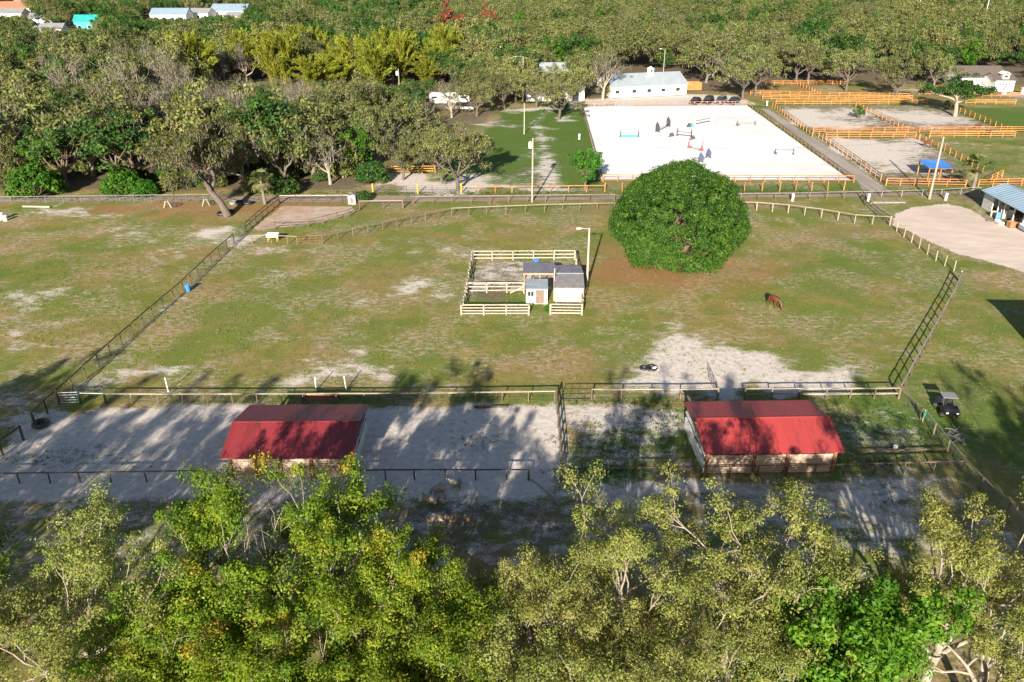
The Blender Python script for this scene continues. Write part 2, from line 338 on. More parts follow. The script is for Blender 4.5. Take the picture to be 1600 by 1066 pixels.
def sheet_mat(name, c1, c2, c3, scale=0.4, tracks=None, soft=True, grain=5.0, bumpd=0.06, rot=0.0):
    m, nt, b = newmat(name)
    co = nd(nt, 'ShaderNodeNewGeometry').outputs['Position']
    mp = nd(nt, 'ShaderNodeMapping'); mp.inputs['Scale'].default_value = tracks or (1, 1, 1); mp.inputs['Rotation'].default_value = (0, 0, rot); nt.links.new(co, mp.inputs[0])
    a = noise(nt, mp.outputs[0], scale, 7, 0.62); a2 = noise(nt, co, grain, 5, 0.7); a3 = noise(nt, co, scale * .25, 4, .6)
    col = mixcol(nt, ramp(nt, a, .34, .66), c1, c2)
    col = mixcol(nt, mth(nt, 'MULTIPLY', ramp(nt, a3, .45, .7), .7), col, c3)
    col = mixcol(nt, mth(nt, 'MULTIPLY', ramp(nt, a2, .45, .75), .3), col, c3)
    nt.links.new(col, b.inputs['Base Color']); b.inputs['Roughness'].default_value = .95; b.inputs['Specular IOR Level'].default_value = .1
    bp = nd(nt, 'ShaderNodeBump'); bp.inputs['Strength'].default_value = .5; bp.inputs['Distance'].default_value = bumpd
    nt.links.new(mth(nt, 'ADD', a, mth(nt, 'MULTIPLY', a2, .4)), bp.inputs['Height']); nt.links.new(bp.outputs[0], b.inputs['Normal'])
    if soft:   # ragged rim where grass grows into the sand
        e = nd(nt, 'ShaderNodeAttribute', attribute_name='edge').outputs['Fac']
        n = noise(nt, co, 1.1, 6, .7)
        f = ramp(nt, mth(nt, 'ADD', e, mth(nt, 'MULTIPLY', mth(nt, 'SUBTRACT', n, .5), 1.3)), .35, .55)
        tr = nd(nt, 'ShaderNodeBsdfTransparent'); mx = nd(nt, 'ShaderNodeMixShader')
        nt.links.new(f, mx.inputs[0]); nt.links.new(tr.outputs[0], mx.inputs[1]); nt.links.new(b.outputs[0], mx.inputs[2])
        nt.links.new(mx.outputs[0], nt.nodes['Material Output'].inputs[0])
    return m
def sheet(name, pts, z, m, rim=1.0):
    """flat sheet from survey points with a rim ring carrying 'edge' 0..1"""
    P = [p if isinstance(p, Vector) else G(*p) for p in pts]
    D = []
    n = len(P)
    for i in range(n):                                   # densify
        a, b = P[i], P[(i + 1) % n]; k = max(1, int((b - a).length / 2.5))
        D += [a.lerp(b, t / k) for t in range(k)]
    n = len(D); area = sum(D[i].x * D[(i + 1) % n].y - D[(i + 1) % n].x * D[i].y for i in range(n)); sg = 1 if area > 0 else -1
    inn = []
    for i in range(n):
        t = (D[(i + 1) % n] - D[i - 1]).normalized(); nn = Vector((-t.y, t.x, 0)) * sg; inn.append(D[i] + nn * rim)
    vs = [(p.x, p.y, z) for p in D] + [(p.x, p.y, z) for p in inn]
    fs = [(i, (i + 1) % n, n + (i + 1) % n, n + i) for i in range(n)] + [tuple(range(n, 2 * n))]
    me = bpy.data.meshes.new(name); me.from_pydata(vs, [], fs); me.update()
    a = me.attributes.new('edge', 'FLOAT', 'POINT'); a.data.foreach_set('value', [0.0] * n + [1.0] * n)
    me.materials.append(m); o = link(name, me); o['kind'] = 'structure'; return o
sheet('riding_arena', [(940, 282), (1331, 283), (1167, 165), (910, 167)], .010,
      sheet_mat('arena_sand', (.80, .79, .775), (.68, .67, .655), (.43, .415, .40), .085, (1, 1.25, 1), soft=False, grain=1.2, bumpd=.03))
sheet('dirt_road', [(-260, 308.5), (300, 306), (560, 304), (800, 305), (1000, 303), (1350, 300), (1540, 296), (1900, 288), (1900, 298), (1560, 303), (1350, 308.5), (1000, 312), (800, 315), (640, 317), (560, 318), (300, 315.5), (-260, 319)], .008,
      sheet_mat('road_dirt', (.33, .255, .215), (.21, .16, .135), (.25, .20, .15), .5, (.12, 2.4, 1)), 1.2)
sheet('sand_lane', [(1186, 170), (1204, 170), (1270, 214), (1278, 216), (1384, 290), (1400, 302), (1345, 302), (1335, 284)], .012,
      sheet_mat('lane_sand', (.36, .315, .285), (.26, .225, .20), (.24, .22, .165), .45, (1.8, .1, 1), rot=.02), 1.3)
sheet('sand_yard', [(1384, 352), (1392, 333), (1420, 322), (1480, 317), (1520, 326), (1560, 348), (1640, 360), (1760, 400), (1760, 465), (1660, 448), (1590, 426), (1545, 412), (1490, 398), (1440, 376), (1405, 358)], .014,
      sheet_mat('yard_sand', (.60, .51, .44), (.50, .415, .35), (.46, .38, .32), .4, (.55, 1.3, 1), rot=.5), 1.6)
sheet('corral_sand', [(392, 356), (440, 321), (552, 322), (560, 330), (545, 338), (505, 349), (470, 354), (430, 358), (400, 362)], .016,
      sheet_mat('corral_sand', (.45, .36, .30), (.34, .255, .20), (.36, .23, .145), .5), .9)

# ------------------------------------------------------------------ fences
M_dark = mat('dark_stained_wood', (.050, .036, .028), (.095, .066, .048), .8, scale=6, rand=.3)
M_pale = mat('weathered_pale_wood', (.40, .33, .255), (.26, .215, .165), .85, scale=5, rand=.22)
M_brown = mat('brown_wood', (.17, .115, .08), (.10, .07, .05), .85, scale=5, rand=.3)
M_cream = mat('cream_painted_board', (.42, .365, .29), (.25, .20, .15), .8, scale=4, rand=.15)
M_orange = mat('orange_stained_board', (.45, .175, .045), (.30, .105, .035), .8, scale=1.6, rand=.28)
M_amber = mat('amber_stained_board', (.46, .225, .050), (.33, .14, .038), .8, scale=1.6, rand=.25)
M_redbrown = mat('red_brown_board', (.26, .125, .075), (.17, .085, .055), .8, scale=3, rand=.18)
M_wire = mat('wire', (.14, .14, .14), (.09, .09, .09), .5, .6)
M_galv = mat('galvanised_steel', (.42, .43, .44), (.30, .31, .32), .4, .7, scale=3)
M_grey = mat('grey_weathered_rail', (.27, .255, .24), (.17, .165, .155), .8, scale=4, rand=.15)
M_yellow = mat('yellow_painted_post', (.70, .42, .03), (.55, .30, .03), .6, scale=3)
M_greenp = mat('dark_green_paint', (.02, .045, .035), (.03, .06, .045), .5)
M_white = mat('white_paint', (.78, .77, .74), (.66, .64, .60), .55, scale=2)
M_black = mat('black_plastic', (.015, .015, .017), (.03, .03, .03), .45)

def V2(p): return p.copy() if isinstance(p, Vector) else G(*p)
def fence(label, pts, h=1.3, rails=(.95,), sp=2.44, pm=None, rm=None, pw=.13, rh=.14, rt=.045, square=False, wires=0, wm=None, name='paddock_fence', group=None, jit=.02, skip=(), tallp=None, toprail=False, side=1):
    pm = pm or M_dark; rm = rm or pm
    P = [V2(p) for p in pts]
    root = thing(name, label, 'fence', P[0], 0, group)
    posts = []
    for a, b in zip(P[:-1], P[1:]):
        L = (b - a).length; k = max(1, round(L / sp))
        posts += [a.lerp(b, i / k) for i in range(k)]
    posts.append(P[-1]); o0 = P[0]
    pmesh = unit_box(pm) if square else unit_post(pm); tops = []
    for i, p in enumerate(posts):
        hh = h * rnd.uniform(.97, 1.05); tl = (rnd.gauss(0, jit), rnd.gauss(0, jit), rnd.uniform(-.2, .2))
        big = 1.35 if i in (0, len(posts) - 1) else rnd.uniform(.9, 1.1)
        if square: link('post', pmesh, root, p - o0 + Vector((0, 0, hh / 2 - .05)), tl, (pw * big, pw * big, hh + .1))
        else: link('post', pmesh, root, p - o0 + Vector((0, 0, -.08)), tl, (pw * big, pw * big, hh + .08))
    bx = unit_box(rm)
    for i in range(len(posts) - 1):
        if i in skip: continue
        a, b = posts[i], posts[i + 1]; d = b - a; L = d.length; ang = math.atan2(d.y, d.x); nrm = Vector((-d.y, d.x, 0)).normalized() * (pw / 2 + rt / 2) * side
        for z in rails:
            zz = h * z + rnd.gauss(0, jit * .6); dz = rnd.gauss(0, jit)
            if toprail and z == rails[-1]:
                link('rail', bx, root, (a + b) / 2 - o0 + Vector((0, 0, h + .02)), (rnd.gauss(0, .02), -math.atan2(dz, L), ang), (L + .02, rh, .06))
            else:
                link('rail', bx, root, (a + b) / 2 - o0 + nrm + Vector((0, 0, zz)), (0, -math.atan2(dz, L), ang), (L * 1.01, rt, rh))
    if wires:
        mb = MB(); n = wires
        for a, b in zip(posts[:-1], posts[1:]):
            for k in range(n):
                z = h * (k + .6) / (n + .2); mb.bar(a - o0 + Vector((0, 0, z)), b - o0 + Vector((0, 0, z)), .009, .009)
            L = (b - a).length
            for k in range(1, int(L / .6) + 1):
                q = a.lerp(b, k * .6 / L) - o0 if k * .6 < L else b - o0
                mb.bar(q + Vector((0, 0, .05)), q + Vector((0, 0, h * .95)), .007, .007)
        w = mb.build('wire_mesh', wm or M_wire, root)
    return root
def gate(label, a, b, h=1.25, n=5, m=None, vert=2, lift=.12, name='field_gate', brace=True):
    a, b = V2(a), V2(b); m = m or M_galv; d = b - a; L = d.length; t = thing(name, label, 'gate', a, math.atan2(d.y, d.x))
    for k in range(n):
        MB().cyl((0, 0, lift + (h - lift) * k / (n - 1)), (L, 0, lift + (h - lift) * k / (n - 1)), .03 if k in (0, n - 1) else .02, n=6).build('rail', m, t)
    for k in range(vert + 2):
        x = L * k / (vert + 1); MB().cyl((x, .001, lift), (x, .001, h), .032 if k in (0, vert + 1) else .02, n=6).build('stile', m, t)
    return t

# left boundary
fence('long dark single-rail post fence between the left pasture and the middle paddock', [(93, 631), (135, 592), (191, 540), (239, 497), (287, 456), (331, 412), (366, 381)], 1.45, (.95,), 2.44, M_dark, M_dark, .13, .12, wires=5)
fence('short dark fence corner between the two gates beside the tyre trough', [(56, 668), (75, 647), (93, 631)], 1.4, (.95,), 2.6, M_dark, M_dark, .17, .12, wires=4)
fence('dark post and rail fence leaving the lower left edge of the picture', [(-70, 774), (5, 712), (37, 688)], 1.4, (.93,), 2.5, M_dark, M_dark, .17, .12, wires=4)
gate('grey steel gate standing open beside the black tyre trough', (56, 667), (33, 655), 1.2, 6, M_galv)
gate('pale steel gate closing the corner of the left sand pen', (94, 631), (125, 630), 1.15, 5, M_galv)
gate('silver tube gate in the far end of the dark left fence', (366, 380), (384, 363), 1.2, 5, M_galv)
fence('dark fence climbing along the left side of the sand corral', [(384, 363), (400, 348), (418, 333), (436, 318)], 1.4, (.93, .5), 2.44, M_dark, M_dark, .16, .11, wires=4)
fence('pale top rail fence along the back of the sand corral', [(438, 318), (560, 317)], 1.35, (.97,), 2.44, M_dark, M_pale, .12, .14, wires=5)
fence('curved brown rail fence on the front of the sand corral', [(560, 331), (546, 339), (527, 344), (505, 350), (482, 355), (457, 357), (430, 358)], 1.25, (.95, .55), 2.5, M_brown, M_brown, .13, .11)
gate('thin brown tube gate at the front left of the sand corral', (410, 358), (430, 359), 1.2, 4, M_brown)
# main paddock, rear side
fence('wire mesh fence rising from the brown gate to the pale rails of the middle paddock', [(504, 381), (552, 370), (598, 359.5), (643, 350.5), (686, 341.5), (706, 338)], 1.4, (.95,), 3.2, M_brown, M_brown, .13, .10, wires=6)
fence('pale top rail fence behind the middle paddock left of the round tree', [(706, 338), (760, 335.5), (851, 332), (960, 329.5)], 1.3, (.97,), 3.2, M_brown, M_pale, .13, .17, toprail=True, wires=3)
fence('pale top rail fence right of the round tree behind the paddock', [(1110, 328), (1182, 329), (1231, 333), (1283, 340), (1335, 349), (1390, 352.5)], 1.35, (.97,), 2.9, M_pale, M_pale, .16, .17, toprail=True, wires=3)
fence('pale post wire fence curving beside the sand yard', [(1390, 352.5), (1412, 371), (1436, 388), (1462, 408), (1490, 424), (1499, 440)], 1.45, (), 2.6, M_pale, M_pale, .15, wires=6)
fence('grey rail fence on the right side of the middle paddock', [(1404, 622), (1431, 572), (1452, 535), (1470, 502), (1487, 470), (1499, 442)], 1.4, (.55, .97), 2.6, M_dark, M_grey, .13, .09, toprail=True)
gate('brown tube gate in the rear left paddock fence', (465, 383), (504, 381), 1.25, 4, M_redbrown, 3)
fence('short pale rail fence with the white trough behind it', [(395, 381), (425, 381), (450, 382), (465, 383)], 1.25, (.97,), 2.6, M_brown, M_pale, .14, .15, toprail=True)
# paddock / pens
fence('long pale rail fence behind the left sand pen', [(166, 631), (248, 631.5), (480, 631), (660, 630), (867, 627)], 1.05, (.97,), 2.44, M_brown, M_pale, .11, .15, toprail=True, wires=4)
fence('sagging white rope fence stub beside the corner gate of the left sand pen', [(126, 630), (166, 631)], 1.1, (.9,), 2.6, M_greenp, M_white, .17, .06)
gate('dark tube gate between the two front pens on the paddock side', (877, 626), (924, 625), 1.15, 4, M_dark, 3)
fence('pale rail fence behind the weedy pen left of the bright red barn', [(924, 625), (1063, 625), (1121, 624)], 1.1, (.97,), 2.44, M_brown, M_pale, .13, .15, toprail=True, wires=4)
fence('double pale rail fence behind the bright red barn', [(1163, 624), (1290, 624), (1403, 623)], 1.12, (.45, .97), 2.44, M_brown, M_pale, .13, .14, toprail=True, wires=3)
gate('dark gate standing open into the paddock behind the bright red barn', (1121, 623), (1107, 592), 1.25, 5, M_dark, 2)
fence('dark mesh fence between the left sand pen and the weedy pen', [(869, 627), (872, 668), (875, 708), (877, 748)], 1.35, (.9, .5), 2.2, M_dark, M_dark, .15, .10, wires=6)
fence('low dark rail fence at the front of the left sand pen', [(-60, 757), (31, 755.5), (174, 754), (340, 751)], .95, (.97,), 2.44, M_dark, M_brown, .12, .14, toprail=True)
fence('low dark rail fence in front of the sand between the two red barns', [(558, 751), (648, 750), (791, 750), (826, 750)], .95, (.97,), 2.44, M_dark, M_dark, .12, .13, toprail=True)
fence('brown rail fence running in front of the bright red barn', [(940, 748), (1095, 746.5), (1272, 743.5), (1503, 737)], 1.0, (.97,), 2.44, M_dark, M_brown, .14, .13, toprail=True, wires=3)
fence('short dark wire fence at the front corner of the weedy pen', [(877, 748), (940, 748)], 1.0, (.2,), 2.44, M_dark, M_dark, .12, .08, wires=4)
fence('wire fence along the right edge of the right hand pen', [(1404, 623), (1438, 656), (1458, 680), (1503, 737), (1531, 766), (1572, 808), (1640, 880)], 1.2, (.93,), 2.7, M_brown, M_grey, .15, .07, wires=5, wm=M_galv)
fence('low pale rail fence inside the right hand pen', [(1340, 711), (1480, 707)], .35, (.97,), 3.4, M_brown, M_brown, .11, .14, toprail=True)
# along the dirt road
fence('chain link fence along the dirt road behind the left pasture', [(-120, 321), (100, 318.5), (346, 315.5)], 1.35, (.97,), 3.0, M_galv, M_galv, .06, .05, wires=5, wm=M_galv)
fence('grey rail fence along the dirt road behind the middle paddock', [(646, 319), (766, 318), (881, 316.5), (960, 315.5)], 1.3, (.97,), 3.4, M_brown, M_grey, .14, .15, toprail=True)
fence('grey rail fence along the dirt road right of the round tree', [(1130, 313.5), (1238, 312.5), (1345, 310)], 1.2, (.97,), 3.2, M_brown, M_grey, .14, .15, toprail=True)
fence('grey rail fence between the dirt road and the sand yard', [(1345, 310), (1440, 307.5), (1530, 303)], 1.15, (.97,), 3.4, M_grey, M_grey, .13, .14, toprail=True)
fence('pale rail fence of the little pen beside the sand corral', [(562, 327), (600, 326.5), (630, 326)], 1.35, (.97,), 3.0, M_brown, M_pale, .15, .14, toprail=True, wires=5)
gate('dark gate closing the right end of the little pen', (630, 326), (640, 316), 1.25, 4, M_dark)
fence('dark corner fence where the rear paddock fence meets the road', [(1345, 310), (1352, 322), (1372, 340), (1390, 352)], 1.3, (.5, .95), 2.6, M_dark, M_dark, .15, .10, wires=3)
pf = fence('black pipe fence with yellow posts along the sandy clearing', [(583, 302.5), (653, 302.5), (721, 302)], 1.35, (.2, .45, .7, .97), 2.2, M_black, M_wire, .06, .05)
for p in ((583, 302.5), (653, 302.5), (721, 302)):
    link('yellow_post', unit_post(M_yellow), pf, G(*p) - pf.location + Vector((0, -.12, 0)), None, (.26, .26, 1.75))
fence('yellow wood post fence beside the sandy strip behind the dirt road', [(721, 302), (800, 301.5), (860, 301), (945, 300)], 1.2, (.95,), 2.9, M_amber, M_amber, .13, .10, wires=3)
fence('yellow wood post fence on the grass verge below the arena', [(945, 300), (1080, 300), (1218, 299), (1318, 298)], 1.7, (), 3.0, M_amber, M_amber, .15, wires=4)
fence('amber three rail fence under the oaks by the sandy clearing', [(606, 272), (640, 272), (680, 271.5)], 1.5, (.35, .65, .95), 3.2, M_amber, M_amber, .15, .16, square=True)
# the arena
fence('red orange rail fence on the near edge of the white arena', [(942, 284), (1333, 285.5)], 1.3, (.35, .95), 2.6, M_orange, M_orange, .13, .15, square=True)
fence('red orange rail fence on the far edge of the white arena', [(990, 166.5), (1166, 165)], 1.15, (.45, .95), 3.2, M_orange, M_redbrown, .12, .11, square=True)
fence('pale brown kerb fence on the left edge of the white arena', [(909, 167), (925, 225), (941, 283)], .8, (.3, .9), 3.0, M_brown, M_brown, .15, .22)
fence('brown rail fence on the right edge of the white arena', [(1168, 164.5), (1225, 206), (1290, 253), (1334, 285)], .95, (.3, .95), 2.8, M_brown, M_brown, .15, .16)
fence('short pale rail fence at the far left corner of the arena', [(912, 167), (962, 166)], 1.2, (.5, .95), 3.0, M_cream, M_redbrown, .14, .2)
# orange paddocks
def orange(label, pts, m=None, n=3, h=1.35, sp=2.7, skip=()):
    fence(label, pts, h, (.3, .63, .96)[-n:], sp, M_amber, m or M_orange, .12, .13, square=True, name='orange_board_fence', group='orange board fences of the far paddocks', jit=.012, skip=skip)
orange('red brown board fence along the lane beside the upper sandy paddock', [(1207, 168), (1238, 190), (1269, 214)], M_redbrown)
orange('red brown board fence along the lane beside the lower sandy paddock', [(1279, 215), (1330, 250), (1384, 290)], M_redbrown)
orange('front amber board fence of the three rows above the sandy paddocks', [(1212, 164), (1327, 164), (1448, 163)], M_amber)
orange('amber board fence in front of the house driveway', [(1508, 163), (1586, 163.5)], M_amber)
orange('middle amber board fence of the three rows above the sandy paddocks', [(1191, 156), (1320, 157), (1425, 157)], M_amber)
orange('hindmost orange board fence of the three rows above the sandy paddocks', [(1172, 149), (1280, 151), (1420, 154)], M_orange)
orange('orange board fence under the dark oaks at the wood edge', [(1196, 133), (1250, 133), (1325, 132)], M_orange)
orange('orange board fence running down from the wood edge oaks', [(1246, 133), (1264, 142), (1281, 150)], M_redbrown)
orange('orange board fence behind the broad green tree by the driveway', [(1436, 148), (1520, 152), (1620, 152)], M_orange)
orange('amber board fence between the two upper sandy paddocks', [(1337, 167), (1378, 187), (1416, 206)], M_amber)
orange('rear orange board fence across the middle of the sandy paddocks', [(1270, 208), (1400, 208), (1580, 207), (1660, 207)], M_orange)
orange('front orange board fence across the middle of the sandy paddocks', [(1290, 216.5), (1430, 216)], M_orange)
orange('amber board fence beside the dark grazing horse', [(1452, 215.5), (1585, 214.5)], M_amber)
orange('amber board fence between the lower sandy paddock and the grass', [(1436, 219), (1475, 237), (1510, 256), (1535, 270)], M_amber)
orange('amber board fence at the broad green tree sloping to the right', [(1478, 168), (1530, 188), (1572, 206)], M_amber)
orange('orange board fence in front of the blue shade canopy', [(1384, 290), (1450, 291), (1508, 292)], M_orange)
orange('orange board fence right of the roadside palm', [(1528, 292), (1640, 289)], M_orange)
orange('amber board fence leading away behind the roadside palm', [(1548, 285), (1565, 277)], M_amber)

# ------------------------------------------------------------------ small enclosure with sheds
def cream(label, pts, n=3, h=1.3, sp=3.0, m=None): return fence(label, pts, h, {2: (.5, .96), 3: (.22, .6, .97), 4: (.15, .42, .7, .97)}[n], sp, m or M_cream, m or M_cream, .14, .15, square=True, name='shed_yard_fence', jit=.012)
cream('cream board fence at the front left of the shed yard', [(721, 493), (826, 492.5)], 4)
cream('short cream board fence at the front right of the shed yard', [(860, 492), (909, 492.5)], 4)
cream('cream board fence along the left side of the shed yard', [(721, 493), (730, 452), (737, 408)], 3, m=M_cream)
cream('cream board fence across the back of the shed yard', [(737, 407), (898, 406)], 3)
cream('cream board fence along the right side of the shed yard', [(898, 406), (904, 448), (909, 492)], 3)
cream('broken cream cross fence between the sand and grass of the shed yard', [(729, 458), (792, 457.5), (818, 457)], 3)
M_roofpurple = mat('faded_metal_sheet', (.26, .235, .275), (.19, .17, .205), .5, .25, scale=1.2, stretch=(1, .3, 1))
M_roofdark = mat('dark_shingle', (.15, .145, .15), (.105, .10, .105), .8, scale=2.0)
M_rooftin = mat('pale_tin', (.40, .46, .49), (.28, .33, .36), .45, .4, scale=1.5)
M_wood = mat('bare_timber', (.36, .25, .16), (.23, .15, .09), .8, scale=4)
M_window = mat('dark_window_glass', (.02, .025, .03), (.035, .04, .05), .12)
M_woodgrey = mat('grey_door_planks', (.21, .165, .135), (.12, .095, .08), .85, scale=6, stretch=(3, 1, .4))
def corr(x0, x1, pa, pb, m, name, parent, per=.22, amp=.018, th=.03):
    """corrugated roof sheet between the lines y,z = pa and pb"""
    n = int((x1 - x0) / per * 4); xsn = np.linspace(x0, x1, n + 1); vs = []; fs = []
    d = Vector((0, pb[0] - pa[0], pb[1] - pa[1])); nv = Vector((0, -d.z, d.y)).normalized()
    if nv.z < 0: nv = -nv
    for x in xsn:
        o = nv * amp * math.sin(2 * math.pi * (x - x0) / per)
        for q in (pa, pb): vs.append(Vector((x, q[0], q[1])) + o)
        for q in (pa, pb): vs.append(Vector((x, q[0], q[1])) + o - nv * th)
    for i in range(n):
        a = i * 4; b = a + 4
        fs += [(a, b, b + 1, a + 1), (a + 2, a + 3, b + 3, b + 2), (a, a + 2, b + 2, b), (a + 1, b + 1, b + 3, a + 3)]
    fs += [(0, 1, 3, 2), (4 * n, 4 * n + 2, 4 * n + 3, 4 * n + 1)]
    return MB().add(vs, fs).build(name, m, parent)
# main shed with porch roof
o = G(867, 474); S = thing('tack_shed', 'white shed with grey two-slope roof at the right of the shed yard', 'shed', o, math.radians(1.0))
MB().span(0, 3.2, 0, .1, 0, 2.15).build('front_wall', M_white, S)
MB().span(0, .1, .1, 5.6, 0, 2.3).span(3.1, 3.2, .1, 5.6, 0, 2.3).span(.1, 3.1, 5.5, 5.6, 0, 2.3).build('wall', M_white, S)
corr(-.15, 3.4, (-.5, 2.15), (2.0, 3.0), M_roofdark, 'front_roof', S, .3, .01)
corr(-.15, 3.4, (2.02, 3.02), (6.6, 2.35), M_roofpurple, 'rear_roof', S, .25, .014)
MB().span(-.15, 3.4, 1.9, 2.12, 3.02, 3.07).build('ridge_cap', M_rooftin, S)
MB().span(.25, 3.0, -.32, -.18, .72, .86).span(.25, 3.0, -.32, -.18, .12, .26).build('hay_rack', M_wood, S)
for x in (.3, 2.95): MB().span(x - .06, x + .06, -.17, -.06, 0, .95).build('rack_leg', M_wood, S)
MB().cyl((3.3, -.35, 0), (3.3, -.35, 2.1), .07).build('corner_post', M_cream, S)
L2 = thing('lean_to_shelter', 'open shelter with faded purple sheet roof left of the white shed', 'shelter', G(818, 470) + Vector((0, 2.6, 0)), math.radians(1.0))
corr(-.1, 3.85, (-.6, 2.75), (4.4, 2.3), M_roofpurple, 'roof', L2, .25, .014)
MB().bar((-.1, -.5, 2.6), (3.85, -.5, 2.6), .1, .18).build('front_beam', M_wood, L2); MB().bar((-.1, 4.2, 2.15), (3.85, 4.2, 2.15), .1, .16).build('rear_beam', M_wood, L2)
for x, y, z in ((.05, -.5, 2.55), (1.9, -.5, 2.55), (.05, 4.2, 2.1), (3.7, 4.2, 2.1)): MB().cyl((x, y, 0), (x, y, z), .08).build('post', M_wood, L2)
S2 = thing('small_white_shed', 'small white shed with grey plank door and pale tin roof', 'shed', G(822, 475), math.radians(1.0))
MB().span(0, 2.5, 0, .08, 0, 1.95).build('front_wall', M_white, S2)
MB().span(0, .08, .08, 2.3, 0, 1.95).span(2.42, 2.5, .08, 2.3, 0, 1.95).span(.08, 2.42, 2.22, 2.3, 0, 2.1).build('wall', M_white, S2)
corr(-.08, 2.58, (-.25, 2.0), (2.5, 2.22), M_rooftin, 'roof', S2, .2, .014)
dr = MB().span(1.1, 2.12, -.05, -.005, .05, 1.8).build('door', M_woodgrey, S2)
for k in range(6): MB().span(1.115 + k * .168, 1.115 + k * .168 + .15, -.075, -.052, .07, 1.78).build('plank', M_woodgrey, dr)
wd = MB().span(.2, .9, -.02, -.004, 1.0, 1.62).build('window', M_window, S2)
MB().span(.18, .92, -.04, -.021, .95, 1.0).span(.18, .92, -.04, -.021, 1.62, 1.67).span(.14, .2, -.04, -.021, .95, 1.67).span(.9, .96, -.04, -.021, .95, 1.67).span(.53, .57, -.035, -.021, 1.0, 1.62).build('frame', M_white, wd)
MB().bar((.1, -.02, .85), (.85, -.02, .62), .03, .06).build('board', M_woodgrey, S2)
tag(MB().cyl((0, 0, 0), (0, 0, 4.1), .09, .07).build('white_post', M_cream, None, loc=G(865.5, 470)), 'tall cream post between the two white sheds', 'post')
tag(MB().bar((0, 0, .06), (2.6, .5, 1.15), .05, .16).build('loose_board', M_cream, None, loc=G(797, 458.5)), 'pale loose board leaning on the broken cross fence', 'board')
t = thing('blue_tub', 'small blue tub on the sand at the back of the shed yard', 'tub', G(838, 409.5))
MB().cyl((0, 0, 0), (0, 0, .3), .34, .45, 14).build('bowl', mat('blue_tub', (.08, .25, .55), (.05, .18, .45), .5), t); MB().torus((0, 0, .3), .45, .03).build('rim', MATS['blue_tub'], t)
rk = thing('pipe_rack', 'thin brown pipe rack standing on the sand of the shed yard', 'rack', G(781, 437))
for x in (0, 1.7): MB().cyl((x, 0, 0), (x, 0, 1.5), .035).build('post', M_brown, rk)
MB().cyl((0, 0, 1.0), (3.0, 0, 1.0), .03).build('rail', M_brown, rk)

# ------------------------------------------------------------------ red barns
def red_barn(label, roofm, o, rz, wd_, post_x, wallm, side_white, extra=None):
    B = thing('run_in_barn', label, 'barn', o, rz, None)
    e, r, b = 2.36, 3.36, 2.36; y0, yr, y1 = -.72, 2.95, 7.35; D = 6.9
    corr(-.35, wd_ + .35, (y0, e), (yr, r), roofm, 'front_roof', B, .19, .02)
    corr(-.35, wd_ + .35, (yr + .02, r), (y1, b), roofm, 'rear_roof', B, .19, .02)
    MB().prism([(yr - .16, r - .015), (yr, r + .05), (yr + .18, r - .015), (yr, r + .03)], -.36, wd_ + .36, 'x').build('ridge_cap', roofm, B)
    for x in post_x: MB().span(x - .12, x + .12, -.13, .11, 0, e + .1).build('post', M_rust, B)
    for x in post_x: MB().span(x - .09, x + .09, D - .1, D + .08, 0, b + .05).build('rear_post', M_dark, B)
    MB().span(-.3, wd_ + .3, -.06, .06, e - .12, e + .1).build('header_beam', M_dark, B)
    for i, (a, c) in enumerate(zip(post_x[:-1], post_x[1:])):
        wl_ = MB().span(a + .12, c - .12, .06, .10, .03, 1.72).build('front_wall', wallm, B)
        for k in range(8):
            z = .05 + k * .21; MB().span(a + .13, c - .13, .015 + rnd.uniform(0, .012), .058, z, z + .19).build('plank', wallm, wl_)
    nk = int((wd_ + .5) / .62)
    for k in range(nk):
        x = -.2 + k * (wd_ + .4) / (nk - 1); MB().bar((x, -.66, e - .07), (x, yr, r - .075), .05, .10).build('rafter', M_wood, B)
    for sx in (0, 1):
        x = wd_ * sx; wm = M_whiteboard if sx == side_white else wallm
        sw = MB().span(x - .04, x + .04, .1, D, .02, 1.1).build('side_wall', wm, B)
        for k in range(6):
            z = .04 + k * .22 if k < 5 else 1.55
            MB().span(x - .075, x - .042, .12, D - .02, z, z + .17).span(x + .042, x + .075, .12, D - .02, z, z + .17).build('plank', wm, sw)
        MB().span(x - .05, x + .05, .11, D, 2.1, 2.26).build('side_beam', M_dark, B)
        MB().bar((x, .2, 1.1), (x, .2, 2.2), .1, .1).bar((x, D / 2, 1.1), (x, D / 2, 2.9), .1, .1).build('stud', M_dark, B)
    bw = MB().span(.1, wd_ - .1, D - .02, D + .02, .05, 1.3).build('rear_wall', wallm, B)
    for k in range(6): MB().span(.1, wd_ - .1, D + .022, D + .05, .06 + k * .21, .06 + k * .21 + .19).build('plank', wallm, bw)
    return B
M_rust = mat('rusty_brown_post', (.24, .105, .05), (.13, .06, .035), .8, scale=3)
M_plank = mat('weathered_pink_planks', (.46, .34, .265), (.33, .235, .18), .85, scale=2.5, stretch=(.3, 1, 3), rand=.2)
M_whiteboard = mat('whitewashed_boards', (.62, .62, .60), (.45, .45, .43), .8, scale=2, rand=.12)
